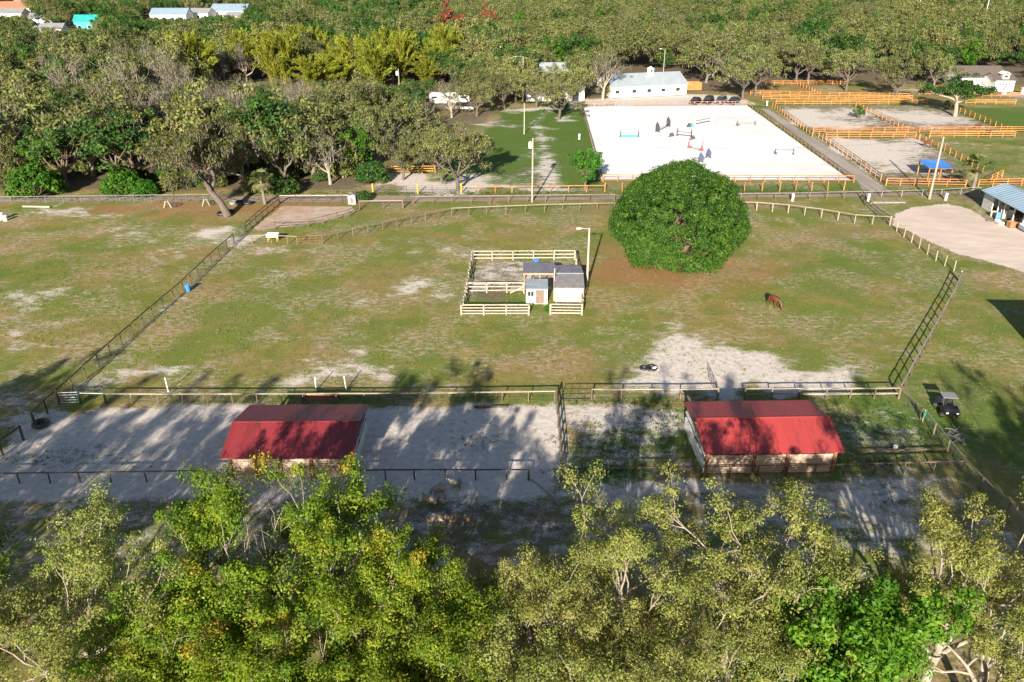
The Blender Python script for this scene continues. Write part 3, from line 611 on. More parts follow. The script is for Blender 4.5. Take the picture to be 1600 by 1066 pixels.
def roofmat(name, c, dirtc, var, dirt_amt):
    m, nt, b = newmat(name); co = nd(nt, 'ShaderNodeTexCoord').outputs['Object']
    sx = nd(nt, 'ShaderNodeSeparateXYZ'); nt.links.new(co, sx.inputs[0])
    fl = mth(nt, 'FLOOR', mth(nt, 'MULTIPLY', sx.outputs[0], 1.08)); sd_ = mth(nt, 'GREATER_THAN', sx.outputs[1], 2.97)
    wn_ = nd(nt, 'ShaderNodeTexWhiteNoise', noise_dimensions='1D'); nt.links.new(mth(nt, 'ADD', fl, mth(nt, 'MULTIPLY', sd_, 31.7)), wn_.inputs['W'])
    h = nd(nt, 'ShaderNodeHueSaturation'); h.inputs['Color'].default_value = (*c, 1)
    a = nd(nt, 'ShaderNodeMath', operation='MULTIPLY_ADD'); nt.links.new(wn_.outputs[0], a.inputs[0]); a.inputs[1].default_value = 2 * var; a.inputs[2].default_value = 1 - var; nt.links.new(a.outputs[0], h.inputs['Value'])
    mp = nd(nt, 'ShaderNodeMapping'); mp.inputs['Scale'].default_value = (1, .14, 1); nt.links.new(co, mp.inputs[0])
    n1 = noise(nt, mp.outputs[0], 3.2, 6, .65); n2 = noise(nt, co, .5, 4, .6); n3 = noise(nt, co, 7.0, 3, .6)
    col = mixcol(nt, mth(nt, 'MULTIPLY', mth(nt, 'MULTIPLY', ramp(nt, n1, .46, .66), ramp(nt, n2, .40, .62)), dirt_amt), h.outputs[0], dirtc)
    col = mixcol(nt, mth(nt, 'MULTIPLY', ramp(nt, n3, .68, .74), .7), col, (.10, .05, .03))          # fallen leaves
    lap = mth(nt, 'LESS_THAN', mth(nt, 'FRACT', mth(nt, 'MULTIPLY', sx.outputs[0], 1.08)), .035); col = mixcol(nt, mth(nt, 'MULTIPLY', lap, .45), col, dirtc)
    nt.links.new(col, b.inputs['Base Color']); b.inputs['Roughness'].default_value = .5; return m
M_redroof = roofmat('bright_red_metal', (.33, .042, .040), (.19, .040, .034), .09, .7)
M_redroof2 = roofmat('deep_red_metal', (.21, .026, .031), (.10, .020, .022), .15, .85)
red_barn('bright red roofed run-in barn on the right with brown posts', M_redroof, G(1100, 741), math.radians(3.3), 10.3, (.1, 3.85, 6.45, 10.2), M_plank, 0)
bl = red_barn('dark red corrugated roofed run-in barn on the left behind the trees', M_redroof2, G(362, 747), math.radians(2.2), 9.55, (.1, 2.1, 4.0, 6.4, 9.45), M_plank, 1)
lamp = thing('barn_lamp', 'small white lamp on the middle post of the left barn', 'lamp', G(437, 747) + Vector((0, -.2, 0)))
MB().span(-.05, .05, 0, .1, 1.0, 1.3).build('bracket', M_white, lamp); MB().cyl((0, -.15, 1.05), (0, -.15, 1.25), .16, .07, 10).build('shade', M_white, lamp)

# ------------------------------------------------------------------ poles
M_pole = mat('utility_pole_wood', (.34, .29, .235), (.24, .20, .16), .85, scale=3, stretch=(4, 4, .4))
M_conc = mat('pale_concrete_pole', (.42, .385, .335), (.33, .30, .26), .8, scale=3)
def pole(label, p, h, r=.14, m=None, can=False, arm=None, light=None, name='utility_pole'):
    t = thing(name, label, 'pole', G(*p), rnd.uniform(-.1, .1)); m = m or M_pole
    MB().cyl((0, 0, -.2), (0, 0, h), r, r * .68, 12).build('shaft', m, t)
    if can:
        c = MB().cyl((-.42, -.1, h - 1.6), (-.42, -.1, h - .65), .27, .27, 12).cyl((-.42, -.1, h - .65), (-.42, -.1, h - .55), .27, .1, 12).build('transformer', M_white, t)
        MB().cyl((-.42, -.1, h - .55), (-.42, -.1, h - .3), .04).build('bushing', M_galv, c); MB().box((-.18, -.03, h - 1.1), (.3, .08, .5)).build('bracket', M_galv, t)
    if arm:
        MB().span(-arm, arm, -.05, .05, h - .45, h - .3).build('cross_arm', m, t)
        for x in (-arm * .9, 0, arm * .9): MB().cyl((x, 0, h - .3), (x, 0, h - .08), .04).build('insulator', M_white, t)
    if light:
        MB().cyl((0, 0, h - .12), (light, 0, h - .02), .035).build('light_arm', M_galv, t)
        MB().prism([(light * 1.0, h - .1), (light * 1.0, h + .04), (light * 1.35, h + .06), (light * 1.6, h - .02), (light * 1.58, h - .1)], -.12, .12).build('lamp_head', M_white, t)
    return t
pole('pale lamp post standing by the shed yard', (917, 447), 7.5, .15, M_conc, light=-1.0, name='lamp_post')
pole('tall utility pole with white transformer by the dirt road', (831.5, 316), 10.6, .17, can=True)
pole('tall grey utility pole between the sand yard and the blue canopy', (1452, 311), 10.4, .2)
pole('slim lamp post on the green lawn left of the arena', (819, 210), 7.0, .12, M_conc, name='lamp_post')
pole('yellowish utility pole in front of the left wood', (536, 278), 6.2, .16, arm=None)
pole('utility pole with transformer above the white trailer', (626, 172), 10.5, .16, can=True)
pole('lamp post behind the long white stable', (1036, 120), 9.0, .12, M_conc, light=-1.2, name='lamp_post')
pole('lamp post among the oaks left of the white stable', (817, 158), 12.0, .13, M_conc, light=-1.8, name='lamp_post')
pole('tall steel pole rising from the far wood, left of the pair', (1430, 42), 27, .35, M_galv, arm=2.2)
pole('tall steel pole rising from the far wood, right of the pair', (1533, 52), 29, .4, M_galv, arm=2.2)
def wire(label, a, b, za, zb, sag=.6):
    A, B = G(*a), G(*b); A.z, B.z = za, zb; mb = MB(); q = None; o0 = A.copy()
    for i in range(13):
        t_ = i / 12; p = A.lerp(B, t_) - Vector((0, 0, sag * 4 * t_ * (1 - t_))) - o0
        if q is not None: mb.cyl(q, p, .014, n=4)
        q = p
    return tag(mb.build('overhead_wire', M_wire, None, loc=o0), label, 'wire')
wire('overhead wire from the transformer pole to the pole by the left wood', (831.5, 316), (536, 278), 9.6, 5.9)
wire('overhead wire from the transformer pole to the pole at the sand yard', (831.5, 316), (1452, 311), 10.3, 10.1, 1.5)

# ------------------------------------------------------------------ far buildings
M_bwhite = mat('white_painted_wall', (.80, .79, .77), (.72, .71, .69), .7, scale=.8)
M_metalroof = mat('galvalume_roof', (.44, .50, .53), (.38, .43, .46), .4, .35, scale=.5, stretch=(1, .3, 1))
def gable(label, name, cat, o, rz, L, D, wh, rise, wallm, roofm, over=.45, wins=(), doors=(), cupola=None, ribs=True):
    """building with its ridge along local x, front towards -y"""
    B = thing(name, label, cat, o, rz)
    MB().span(0, L, 0, .2, 0, wh).build('wall', wallm, B); MB().span(0, L, D - .2, D, 0, wh).build('rear_wall', wallm, B)
    for x in (0, L - .2): MB().prism([(.2, 0), (D - .2, 0), (D - .2, wh), (D / 2, wh + rise * .97), (.2, wh)], x, x + .2, 'x').build('gable_wall', wallm, B)
    k = rise / (D / 2); e = wh - k * over + .06
    for a, c, nm in (((-over, e), (D / 2, wh + rise + .06), 'front_roof'), ((D / 2 + .01, wh + rise + .06), (D + over, e), 'rear_roof')):
        rf = corr(-over, L + over, a, c, roofm, nm, B, .45 if ribs else 1.2, .02 if ribs else .004, .08)
    MB().prism([(D / 2 - .25, wh + rise), (D / 2, wh + rise + .14), (D / 2 + .25, wh + rise)], -over, L + over, 'x').build('ridge_cap', roofm, B)
    for (x, z, w, h) in wins:
        wn_ = MB().span(x - w / 2, x + w / 2, -.03, -.004, z, z + h).build('window', M_window, B)
        MB().span(x - w / 2 - .1, x + w / 2 + .1, -.07, -.031, z - .12, z).span(x - w / 2 - .1, x + w / 2 + .1, -.07, -.031, z + h, z + h + .1).span(x - w / 2 - .1, x - w / 2, -.07, -.031, z, z + h).span(x + w / 2, x + w / 2 + .1, -.07, -.031, z, z + h).build('frame', M_white, wn_)
    for (x, w, h, dm) in doors:
        dd = MB().span(x - w / 2, x + w / 2, -.03, -.004, 0, h).build('door', dm, B)
        MB().span(x - w / 2 - .12, x - w / 2, -.07, -.031, 0, h + .12).span(x + w / 2, x + w / 2 + .12, -.07, -.031, 0, h + .12).span(x - w / 2, x + w / 2, -.07, -.031, h, h + .12).build('frame', M_white, dd)
    if cupola:
        cz = wh + rise; C = MB().span(cupola - .7, cupola + .7, D / 2 - .7, D / 2 + .7, cz - .3, cz + 1.1).build('cupola', wallm, B)
        MB().add([(cupola - .95, D / 2 - .95, cz + 1.1), (cupola + .95, D / 2 - .95, cz + 1.1), (cupola + .95, D / 2 + .95, cz + 1.1), (cupola - .95, D / 2 + .95, cz + 1.1), (cupola, D / 2, cz + 1.9)], [(0, 1, 4), (1, 2, 4), (2, 3, 4), (3, 0, 4), (3, 2, 1, 0)]).build('cupola_roof', M_white, C)
        MB().span(cupola - .4, cupola + .4, -.73 + D / 2, -.705 + D / 2, cz + .3, cz + .9).build('louvre', M_window, C)
    return B
g1 = G(956, 154); g2 = G(1072, 148.5); ang = math.atan2(g2.y - g1.y, g2.x - g1.x); Lb = (g2 - g1).length
gable('long white stable with pale metal roof and cupola behind the arena', 'long_stable', 'stable', g1, ang, Lb, 12, 3.35, 2.5, M_bwhite, M_metalroof, wins=[(Lb * f, 1.25, 1.3, .95) for f in (.07, .29, .49, .68, .88)], cupola=Lb * .61)
tag(MB().span(0, Lb, -.5, -.02, 0, .14).build('plinth_strip', M_brown, None, loc=g1), 'brown kerb strip along the foot of the long white stable', 'kerb').rotation_euler[2] = ang
gable('white barn behind the lawn oaks left of the long stable', 'white_barn', 'barn', G(822, 158), math.radians(2), 16.5, 12, 4.4, 2.2, M_bwhite, M_metalroof, wins=[(2.2, 1.4, 1.4, 1.1), (6, 1.4, 1.4, 1.1), (10, 1.4, 1.4, 1.1)], doors=[(13.8, 2.4, 3.0, M_window)])
gable('white gabled roof showing above the trees behind the white barn', 'tall_barn', 'barn', G(845, 148), math.radians(2), 8.5, 10, 5.8, 2.6, M_bwhite, M_metalroof, wins=[(4, 3.6, 1.5, 1.2)])
M_brownroof = mat('brown_shingle_roof', (.125, .095, .085), (.085, .066, .06), .85, scale=1.5)
hs = gable('white house with brown shingle roof at the right edge of the wood', 'house', 'house', G(1500, 137), math.radians(0), 13.5, 11, 3.2, 2.6, M_bwhite, M_brownroof, ribs=False, wins=[(3, 1.1, 1.4, 1.2), (7, 1.1, 1.4, 1.2), (10, 1.1, 1.2, 1.2)])
gr = gable('white garage wing with dormer in front of the brown roofed house', 'garage', 'garage', G(1553, 143), math.radians(0), 5.6, 8, 3.4, 1.5, M_bwhite, M_brownroof, ribs=False, doors=[(2.8, 3.6, 2.5, M_white)])
for k in range(4): MB().span(1.15 + k * .85, 1.15 + k * .85 + .6, -.036, -.031, 1.9, 2.25).build('door_pane', M_window, gr)
MB().span(1.9, 3.7, .35, 2.4, 3.6, 5.0).build('dormer', M_bwhite, gr); MB().prism([(1.6, 4.95), (2.8, 5.7), (4.0, 4.95), (2.8, 5.55)], .1, 3.4).build('dormer_roof', M_bwhite, gr)
MB().span(2.3, 3.3, .3, .345, 3.95, 4.7).build('dormer_window', M_window, gr)
for i, (p, lb) in enumerate((((1568, 147.5), 'white gate pillar left of the house driveway'), ((1598, 147), 'white gate pillar at the right edge by the driveway'))):
    t = thing('gate_pillar', lb, 'pillar', G(*p), 0, 'white driveway gate pillars'); MB().span(-.45, .45, -.45, .45, 0, 1.7).build('shaft', M_bwhite, t); MB().span(-.6, .6, -.6, .6, 1.7, 1.85).build('cap', M_white, t); MB().cyl((0, 0, 1.85), (0, 0, 2.4), .14, .2).build('lantern', M_black, t)
o = sheet('driveway', [(1545, 150), (1590, 144), (1700, 143), (1700, 151), (1600, 153)], .012, sheet_mat('driveway_concrete', (.42, .40, .38), (.34, .32, .30), (.38, .35, .33), .5), .6)
# far neighbourhood above the left wood
M_tealwall = mat('teal_mesh_cover', (.03, .42, .36), (.02, .26, .30), .6, scale=.25)
M_tile = mat('terracotta_tile_roof', (.42, .17, .09), (.30, .12, .07), .8, scale=.8)
M_greyroof = mat('grey_shingle_roof', (.24, .24, .25), (.17, .17, .18), .85, scale=.8)
M_blueroof = mat('blue_grey_metal_roof', (.32, .43, .52), (.27, .37, .45), .4, .3, scale=.3)
M_teal = mat('teal_siding', (.30, .50, .50), (.24, .42, .42), .7, scale=.4)
win4 = lambda L, z, n: [(L * (i + .5) / n, z, 1.6, 1.6) for i in range(n)]
gable('pale house with long blue grey metal roof above the left wood', 'far_house', 'house', G(330, 31), 0, 23, 16, 5.5, 3.6, M_bwhite, M_blueroof, wins=win4(23, 1.6, 5))
gable('grey roofed low annex in front of the blue roofed house', 'far_house', 'house', G(352, 36), -.2, 17, 10, 4.1, 2.0, M_bwhite, M_greyroof, wins=win4(17, 1.6, 3))
gable('white house with terracotta roof at the top left corner', 'far_house', 'house', G(-14, 27), .15, 26, 15, 5.8, 3.6, M_bwhite, M_tile, wins=win4(26, 1.6, 5))
gable('white walled house with dark roof beside the terracotta roof', 'far_house', 'house', G(22, 21), -.2, 24, 14, 7.0, 3.2, M_bwhite, M_greyroof, wins=win4(24, 1.6, 5))
gable('pale low house in front of the terracotta roof', 'far_house', 'house', G(-8, 35), .1, 17, 12, 5.2, 2.6, M_bwhite, M_greyroof, wins=win4(17, 1.6, 3))
gable('pale house with grey roof half hidden in the far left trees', 'far_house', 'house', G(48, 44), .3, 16, 11, 5.2, 2.4, M_bwhite, M_greyroof, wins=win4(16, 1.6, 3))
gable('house wrapped in bright teal sheeting in the left wood', 'far_house', 'house', G(118, 50), .25, 15, 12, 5.5, 2.7, M_tealwall, M_tealwall, wins=win4(15, 1.6, 3))
gable('grey roofed house behind the teal sheeted house', 'far_house', 'house', G(150, 37), -.2, 15, 10, 5.8, 2.4, M_bwhite, M_greyroof, wins=win4(15, 1.6, 3))
gable('pale grey roofed house left of the blue roofed house', 'far_house', 'house', G(236, 36), .05, 22, 13, 4.9, 3.2, M_bwhite, M_blueroof, wins=win4(22, 1.6, 4))
gable('small white house among the trees left of the blue roofed house', 'far_house', 'house', G(296, 33), -.1, 13, 11, 4.9, 2.4, M_bwhite, M_greyroof, wins=win4(13, 1.6, 3))
gable('low white outbuilding just right of the teal house in trees', 'far_house', 'house', G(64, 62), .1, 11, 8, 5.2, 2.0, M_bwhite, M_greyroof, wins=win4(11, 1.6, 2))
gable('pale stucco house far back at the top left', 'far_house', 'house', G(72, 17), -.1, 26, 14, 5.8, 3.2, M_bwhite, M_tile, wins=win4(26, 1.6, 5))
# the barn at the right, just out of sight, whose shadow falls on the lawn
gable('large barn beyond the right edge that shades the lawn', 'right_barn', 'barn', Vector((51.5, 60.1, 0)), 0, 16, 12.4, 6.05, .4, M_bwhite, M_metalroof, over=.3)
# orange timber stack wall and trailer
t = thing('orange_container', 'orange boarded bin beside the long white stable', 'bin', G(1072, 141), .1)
MB().span(0, 4.8, 0, .12, 0, 2.2).span(0, 4.8, 2.9, 3.0, 0, 2.2).span(0, .12, .12, 2.9, 0, 2.2).span(4.68, 4.8, .12, 2.9, 0, 2.2).span(.12, 4.68, .12, 2.9, 0, .2).build('body', M_orange, t)
for k in range(6): MB().span(.1 + k * .88, .25 + k * .88, -.06, -.004, 0, 2.25).build('batten', M_orange, t)
t = thing('white_trailer', 'long white travel trailer parked among bare trees', 'trailer', G(672, 164.5), .03)
MB().prism([(.1, .55), (10.6, .55), (10.9, 1.2), (10.7, 2.9), (10.2, 3.1), (.3, 3.1), (0, 2.8), (0, .8)], 0, 2.5).build('body', M_bwhite, t)
for x, w in ((1.3, 1.5), (5.6, 1.2), (9.3, 1.6)): MB().span(x - w / 2, x + w / 2, -.03, -.004, 1.75, 2.4).build('window', M_window, t)
MB().span(7.6, 8.3, -.03, -.004, .7, 2.5).build('door', M_whiteboard, t)
for x in (4.9, 6.0): MB().cyl((x, -.02, .42), (x, .28, .42), .42, n=14).build('wheel', M_black, t)
MB().bar((10.9, 1.25, .6), (12.2, 1.25, .55), .12, .12).build('tow_bar', M_black, t)

# ------------------------------------------------------------------ open equipment shed at the right edge
t = thing('equipment_shed', 'open equipment shed with blue grey metal roof at the sand yard', 'shed', Vector((73.0, 112, 0)))
LY = 17.3
MB().add([(-.6, -.3, 2.75), (-.6, LY + .4, 2.75), (2.9, LY + .4, 3.95), (2.9, -.3, 3.95), (-.6, -.3, 2.67), (-.6, LY + .4, 2.67), (2.9, LY + .4, 3.87), (2.9, -.3, 3.87)], [(0, 1, 2, 3), (7, 6, 5, 4), (0, 4, 5, 1), (1, 5, 6, 2), (2, 6, 7, 3), (3, 7, 4, 0)]).build('front_roof', M_blueroof, t)
MB().add([(2.92, -.3, 3.96), (2.92, LY + .4, 3.96), (6.6, LY + .4, 2.75), (6.6, -.3, 2.75), (2.92, -.3, 3.88), (2.92, LY + .4, 3.88), (6.6, LY + .4, 2.67), (6.6, -.3, 2.67)], [(0, 1, 2, 3), (7, 6, 5, 4), (0, 4, 5, 1), (1, 5, 6, 2), (2, 6, 7, 3), (3, 7, 4, 0)]).build('rear_roof', M_blueroof, t)
for k in range(22):
    y = -.2 + k * .84; MB().bar((-.58, y, 2.78), (2.9, y, 3.975), .04, .03).build('roof_rib', M_blueroof, t)
MB().span(-.1, 0, LY - 3.0, LY, 0, 2.8).build('wall', M_whiteboard, t)
for k in range(9): MB().span(-.125, -.102, LY - 2.98, LY - .02, .05 + k * .3, .05 + k * .3 + .27).build('siding_board', M_whiteboard, t)
MB().span(.02, 6.1, LY - .1, LY, 0, 2.8).span(6.0, 6.1, 0, LY - .1, 0, 2.7).build('rear_wall', M_whiteboard, t)
for y in (.2, 2.9, 5.6, 8.3, 11.0, 12.8): MB().span(-.08, .08, y - .08, y + .08, 0, 2.8).build('post', M_whiteboard, t)
M_clut = [mat('rust_clutter', (.32, .15, .07), (.20, .10, .05), .8), mat('blue_clutter', (.10, .22, .36), (.07, .15, .26), .6), mat('tan_clutter', (.50, .38, .26), (.38, .28, .2), .8), M_white, M_black, mat('grey_clutter', (.25, .26, .27), (.17, .17, .18), .6)]
def crate(label, p, d, m, rz=0, z=0.0, name='crate'):
    t = thing(name, label, 'crate', p + Vector((0, 0, z)), rz); w, l, h = d
    MB().span(-w / 2, w / 2, -l / 2, l / 2, .06, .12).build('floor', m, t)
    for y in (-l / 2, l / 2 - .04): MB().span(-w / 2, w / 2, y, y + .04, 0, h).build('side', m, t)
    for x in (-w / 2, w / 2 - .04): MB().span(x, x + .04, -l / 2 + .04, l / 2 - .04, 0, h * .96).build('end', m, t)
    return t
cl = [((72.2, 124.2), (.9, .7, .8), 2, 'tan crate at the far end of the open shed front'), ((72.0, 122.6), (.7, .6, 1.1), 1, 'blue crate standing at the open shed front'), ((73.8, 123.5), (1.4, 1.0, 1.3), 3, 'white crate inside the open shed near the siding'),
      ((73.9, 120.7), (1.1, 1.2, 1.0), 0, 'rust brown crate inside the open shed'), ((72.1, 118.6), (1.2, .9, .9), 0, 'rust brown crate on the sand before the shed'), ((74.0, 118.2), (1.3, 1.4, 1.2), 5, 'grey crate under the shed roof'), ((71.2, 120.4), (.8, 1.5, .4), 3, 'low white crate before the shed'), ((74.2, 125.3), (1.0, .9, 1.6), 2, 'tall tan crate in the dark end of the shed')]
for (x, y), d, k, lb in cl: crate(lb, Vector((x, y, 0)), d, M_clut[k], rnd.uniform(-.4, .4))
t = thing('boat_hull', 'pale blue boat hull lying under the shed front', 'boat', Vector((73.0, 115.2, .15)), .25)
prof = [(-.1, .95, .5), (.25, .75, .55), (.6, .3, .62), (.95, -.1, .7)]
vs = []
for i in range(9):
    u = i / 8; w = .85 * (1 - max(0, u - .45) ** 2 * 3.1); w = max(w, .04); y = -2.3 + 4.6 * u
    vs += [(-w, y, .75 + .15 * u), (-w * .55, y, .18), (0, y, 0 + .25 * max(0, u - .6)), (w * .55, y, .18), (w, y, .75 + .15 * u), (0, y, .55)]
fs = [(i * 6 + j, (i + 1) * 6 + j, (i + 1) * 6 + (j + 1) % 6, i * 6 + (j + 1) % 6) for i in range(8) for j in range(6)] + [(0, 1, 2, 3, 4, 5), (53, 52, 51, 50, 49, 48)]
MB().add(vs, fs).build('hull', mat('pale_blue_gelcoat', (.45, .55, .62), (.38, .47, .54), .35), t)
for y in (-1.0, .3): MB().span(-.7, .7, y, y + .3, .6, .66).build('bench', M_wood, t)
for i, (x, y, lb) in enumerate(((70.5, 121.6, 'dark pallet lying at the left end of the shed clutter'), (70.9, 123.6, 'dark pallet lying flat before the shed siding'), (73.9, 113.2, 'grey pallet at the right edge of the yard'))):
    t = thing('pallet', lb, 'pallet', Vector((x, y, 0)), rnd.uniform(-.5, .5), 'loose pallets')
    for k in range(5): MB().span(-.6, .6, -.55 + k * .24, -.55 + k * .24 + .16, .11, .14).build('slat', M_woodgrey, t)
    for k in (-.5, 0, .42): MB().span(k, k + .09, -.55, .57, 0, .109).build('bearer', M_woodgrey, t)
tag(MB().bar((0, 0, .12), (5.8, .3, .14), .22, .2).bar((.2, .5, .1), (5.5, .7, .1), .18, .18).build('timber_beams', M_grey, None, loc=G(1360, 318)), 'grey timber beams lying at the yard corner', 'timber')
# blue shade canopy
t = thing('shade_canopy', 'bright blue shade canopy on amber posts in the lower sandy paddock', 'canopy', Vector((71.3, 146.0, 0)), .05)
blue = mat('blue_tarp', (.055, .21, .62), (.04, .17, .52), .55, scale=.5)
q = [(-.3, -.3, 2.45), (4.4, -.3, 2.45), (4.8, 5.2, 2.75), (.4, 5.2, 2.75)]
n = 8; vs = []
for i in range(n + 1):
    for j in range(n + 1):
        u, v = i / n, j / n; a = Vector(q[0]).lerp(Vector(q[1]), u); b = Vector(q[3]).lerp(Vector(q[2]), u); p = a.lerp(b, v); p.z -= .22 * 16 * u * (1 - u) * v * (1 - v); vs.append(p)
tp = [(i * (n + 1) + j, (i + 1) * (n + 1) + j, (i + 1) * (n + 1) + j + 1, i * (n + 1) + j + 1) for i in range(n) for j in range(n)]
mb = MB().add(vs, tp); mb.add([p - Vector((0, 0, .03)) for p in vs], [f[::-1] for f in tp]); mb.build('cover', blue, t)
for x, y, z in ((0, 0, 2.4), (2.1, -.1, 2.3), (4.2, 0, 2.4), (.6, 5.0, 2.7), (4.6, 5.0, 2.7)): MB().span(x - .08, x + .08, y - .08, y + .08, 0, z).build('post', M_amber, t)
MB().bar((0, 0, 2.32), (4.2, 0, 2.32), .08, .14).bar((.6, 5, 2.6), (4.6, 5, 2.6), .08, .14).build('beam', M_amber, t)

# ------------------------------------------------------------------ vehicles
def car(label, p, rz, paint, suv=False):
    t = thing('parked_car', label, 'car', p, rz, 'cars parked behind the arena'); h = 1.7 if suv else 1.45; t.scale = (1.12, 1.12, 1.2)
    lo = [(-2.25, .35), (-2.2, .75), (-1.1, .92), (1.9, .98), (2.2, .8), (2.25, .35)]
    MB().prism(lo, -.9, .9, 'y').build('body', paint, t)
    ca = [(-1.25, .925), (-.5, h - .06), (-.2, h), (1.2 if not suv else 1.7, h), (2.0, .965)]
    vs = [(x, s_ * (.86 if z < 1 else .66), z) for s_ in (-1, 1) for (x, z) in ca]
    cb = MB().add(vs, [(0, 1, 2, 3, 4), (9, 8, 7, 6, 5)] + [(k, 5 + k, 6 + k, 1 + k) for k in range(4)] + [(4, 9, 5, 0)]).build('cabin', M_window, t)
    MB().add([(x, s_ * .655, z + .012) for s_ in (-1, 1) for (x, z) in ca[1:4]] , [(0, 3, 4, 1), (1, 4, 5, 2)]).build('roof_panel', paint, cb)
    for x in (-1.4, 1.4):
        for y in (-.93, .73):
            w = MB().cyl((x, y, .33), (x, y + .2, .33), .33, n=14).build('wheel', M_black, t)
            yo = y - .012 if y < 0 else y + .2; MB().cyl((x, yo, .33), (x, yo + .012, .33), .19, n=10).build('rim', M_galv, w)
    for y in (-.7, .45): MB().span(-2.29, -2.2, y, y + .26, .6, .76).build('headlight', M_white, t)
    MB().span(-2.28, -2.24, -.35, .35, .42, .66).build('grille', M_black, t)
P_ = lambda n, c: mat(n, c, tuple(k * .9 for k in c), .25, .3)
car('dark red car, leftmost of the parked row', G(1086, 162.5), math.radians(62), P_('paint_darkred', (.06, .012, .014)))
car('black car, second in the parked row', G(1106, 162), math.radians(60), P_('paint_black', (.012, .012, .014)), True)
car('silver car, third in the parked row', G(1126, 162), math.radians(58), P_('paint_silver', (.28, .30, .33)), True)
car('dark blue car, rightmost of the parked row', G(1146, 162), math.radians(56), P_('paint_blue', (.03, .045, .08)))
# utility buggy on the right lawn, nose towards the lower right
t = thing('utility_buggy', 'black utility buggy with grey canopy parked on the right lawn', 'buggy', G(1478, 645), math.radians(-96)); t.scale = (.9, .95, .86)
blk = mat('buggy_body', (.014, .014, .017), (.022, .022, .025), .3)
MB().prism([(-.1, .45), (1.0, .42), (1.35, .5), (1.38, .85), (1.1, 1.02), (.35, 1.12), (-.1, .8)], -.68, .68).build('hood', blk, t)
MB().span(-1.35, -.12, -.66, .66, .42, .62).build('floor', blk, t)
MB().prism([(-1.45, .62), (-.75, .62), (-.75, 1.05), (-1.45, 1.05)], -.68, .68).build('cargo_bed', blk, t)
for y in (-.45, .1): 
    s_ = MB().span(-.72, -.25, y, y + .42, .622, .85).build('seat', M_black, t); MB().span(-.74, -.62, y, y + .42, .852, 1.3).build('seat_back', M_black, s_)
MB().span(-.95, .25, -.66, .66, 1.86, 1.92).build('canopy', mat('grey_canopy', (.22, .22, .23), (.17, .17, .18), .6), t)
for x, y in ((-.85, -.6), (-.85, .6)): MB().cyl((x, y, 1.05), (x, y, 1.86), .03).build('roll_bar', M_black, t)
for y in (-.6, .6): MB().cyl((.45, y, 1.1), (.18, y, 1.86), .03).build('roll_bar', M_black, t)
MB().torus((.02, -.3, 1.18), .17, .02, 'x', 12, 5).build('steering_wheel', M_black, t)
for x in (-1.0, .95):
    for y in (-.85, .6):
        w = MB().cyl((x, y, .32), (x, y + .25, .32), .32, n=14).build('wheel', M_black, t); yo = y - .012 if y < 0 else y + .25
        MB().cyl((x, yo, .32), (x, yo + .012, .32), .17, n=10).build('rim', M_galv, w)
for y in (-.55, .35): MB().span(1.36, 1.40, y, y + .2, .68, .82).build('headlight', M_white, t)
# white pickup by the trailer
car('white car in front of the travel trailer', G(727, 172), math.radians(170), P_('paint_white', (.7, .7, .7)), True)

# ------------------------------------------------------------------ show jumps
def jump(label, a, b, wing, polec, h=1.5, n=3, kind='ladder', box=None):
    A, B = G(*a), G(*b); d = B - A; L = d.length; t = thing('show_jump', label, 'jump', A, math.atan2(d.y, d.x), 'show jumps in the white arena')
    for i, x in enumerate((0, L)):
        w = MB()
        if kind == 'ladder':
            w.span(x - .05, x + .05, -.35, -.25, 0, h).span(x - .05, x + .05, .25, .35, 0, h * .8)
            for z in (.25, .6, .95): w.span(x - .04, x + .04, -.25, .25, z, z + .1)
            w.span(x - .3, x + .3, -.4, -.3, 0, .09).span(x - .3, x + .3, .3, .4, 0, .09)
        elif kind == 'panel':
            w.prism([(-.5, .1), (.5, .1), (.5, h * .7), (.2, h), (-.1, h * .85), (-.5, h * .6)], x - .05, x + .05, 'x').span(x - .35, x + .35, -.5, -.4, 0, .1).span(x - .35, x + .35, .4, .5, 0, .1)
        elif kind == 'arch':
            w.torus((x, 0, 0), .6, .1, 'x', 10, 6, 0, math.pi).torus((x, 0, 0), .32, .08, 'x', 8, 6, 0, math.pi)
        else:
            w.span(x - .06, x + .06, -.06, .06, 0, h).span(x - .75 if i else x - .1, x + .1 if i else x + .75, -.3, .3, 0, .42)
        w.build('wing', wing, t)
    for k in range(n):
        z = .25 + k * .33; MB().cyl((.06, 0, z), (L - .06, 0, z), .055, n=8).build('pole', polec[k % len(polec)], t)
    if box: MB().span(.4, L - .4, -.65, -.3, 0, .5).build('filler_box', box, t)
    return t
M_jb = mat('jump_blue', (.04, .30, .52), (.03, .24, .44), .5); M_jr = mat('jump_red', (.52, .09, .10), (.42, .07, .08), .5); M_jk = mat('jump_black', (.022, .024, .028), (.04, .04, .045), .5); M_jn = mat('jump_navy', (.04, .055, .10), (.06, .07, .12), .5); M_jt = mat('jump_teal', (.05, .38, .48), (.04, .30, .40), .5)
jump('blue and white show jump at the left of the arena', (969, 214), (997, 214), M_jn, [M_jb, M_white], 1.7, 3, box=M_jb)
jump('show jump with tall black solid wings in the arena', (1027, 206.5), (1044, 198), M_jk, [M_jk], 2.4, 2, 'panel')
jump('show jump with white wings and a teal base at the far side', (1084, 198), (1111, 192.5), M_white, [M_white, M_jk], 2.0, 4, 'panel', box=M_white)
jump('low grey plank show jump at the far right of the arena', (1152, 196.5), (1179, 195.5), M_jn, [M_grey], 1.0, 2, box=M_grey)
jump('black and white show jump in the middle of the arena', (1058, 212), (1080, 214), M_jk, [M_jk, M_white], 1.9, 3)
jump('red based show jump near the round tree', (1076, 231), (1097, 236.5), M_jr, [M_grey], 2.1, 1, 'post')
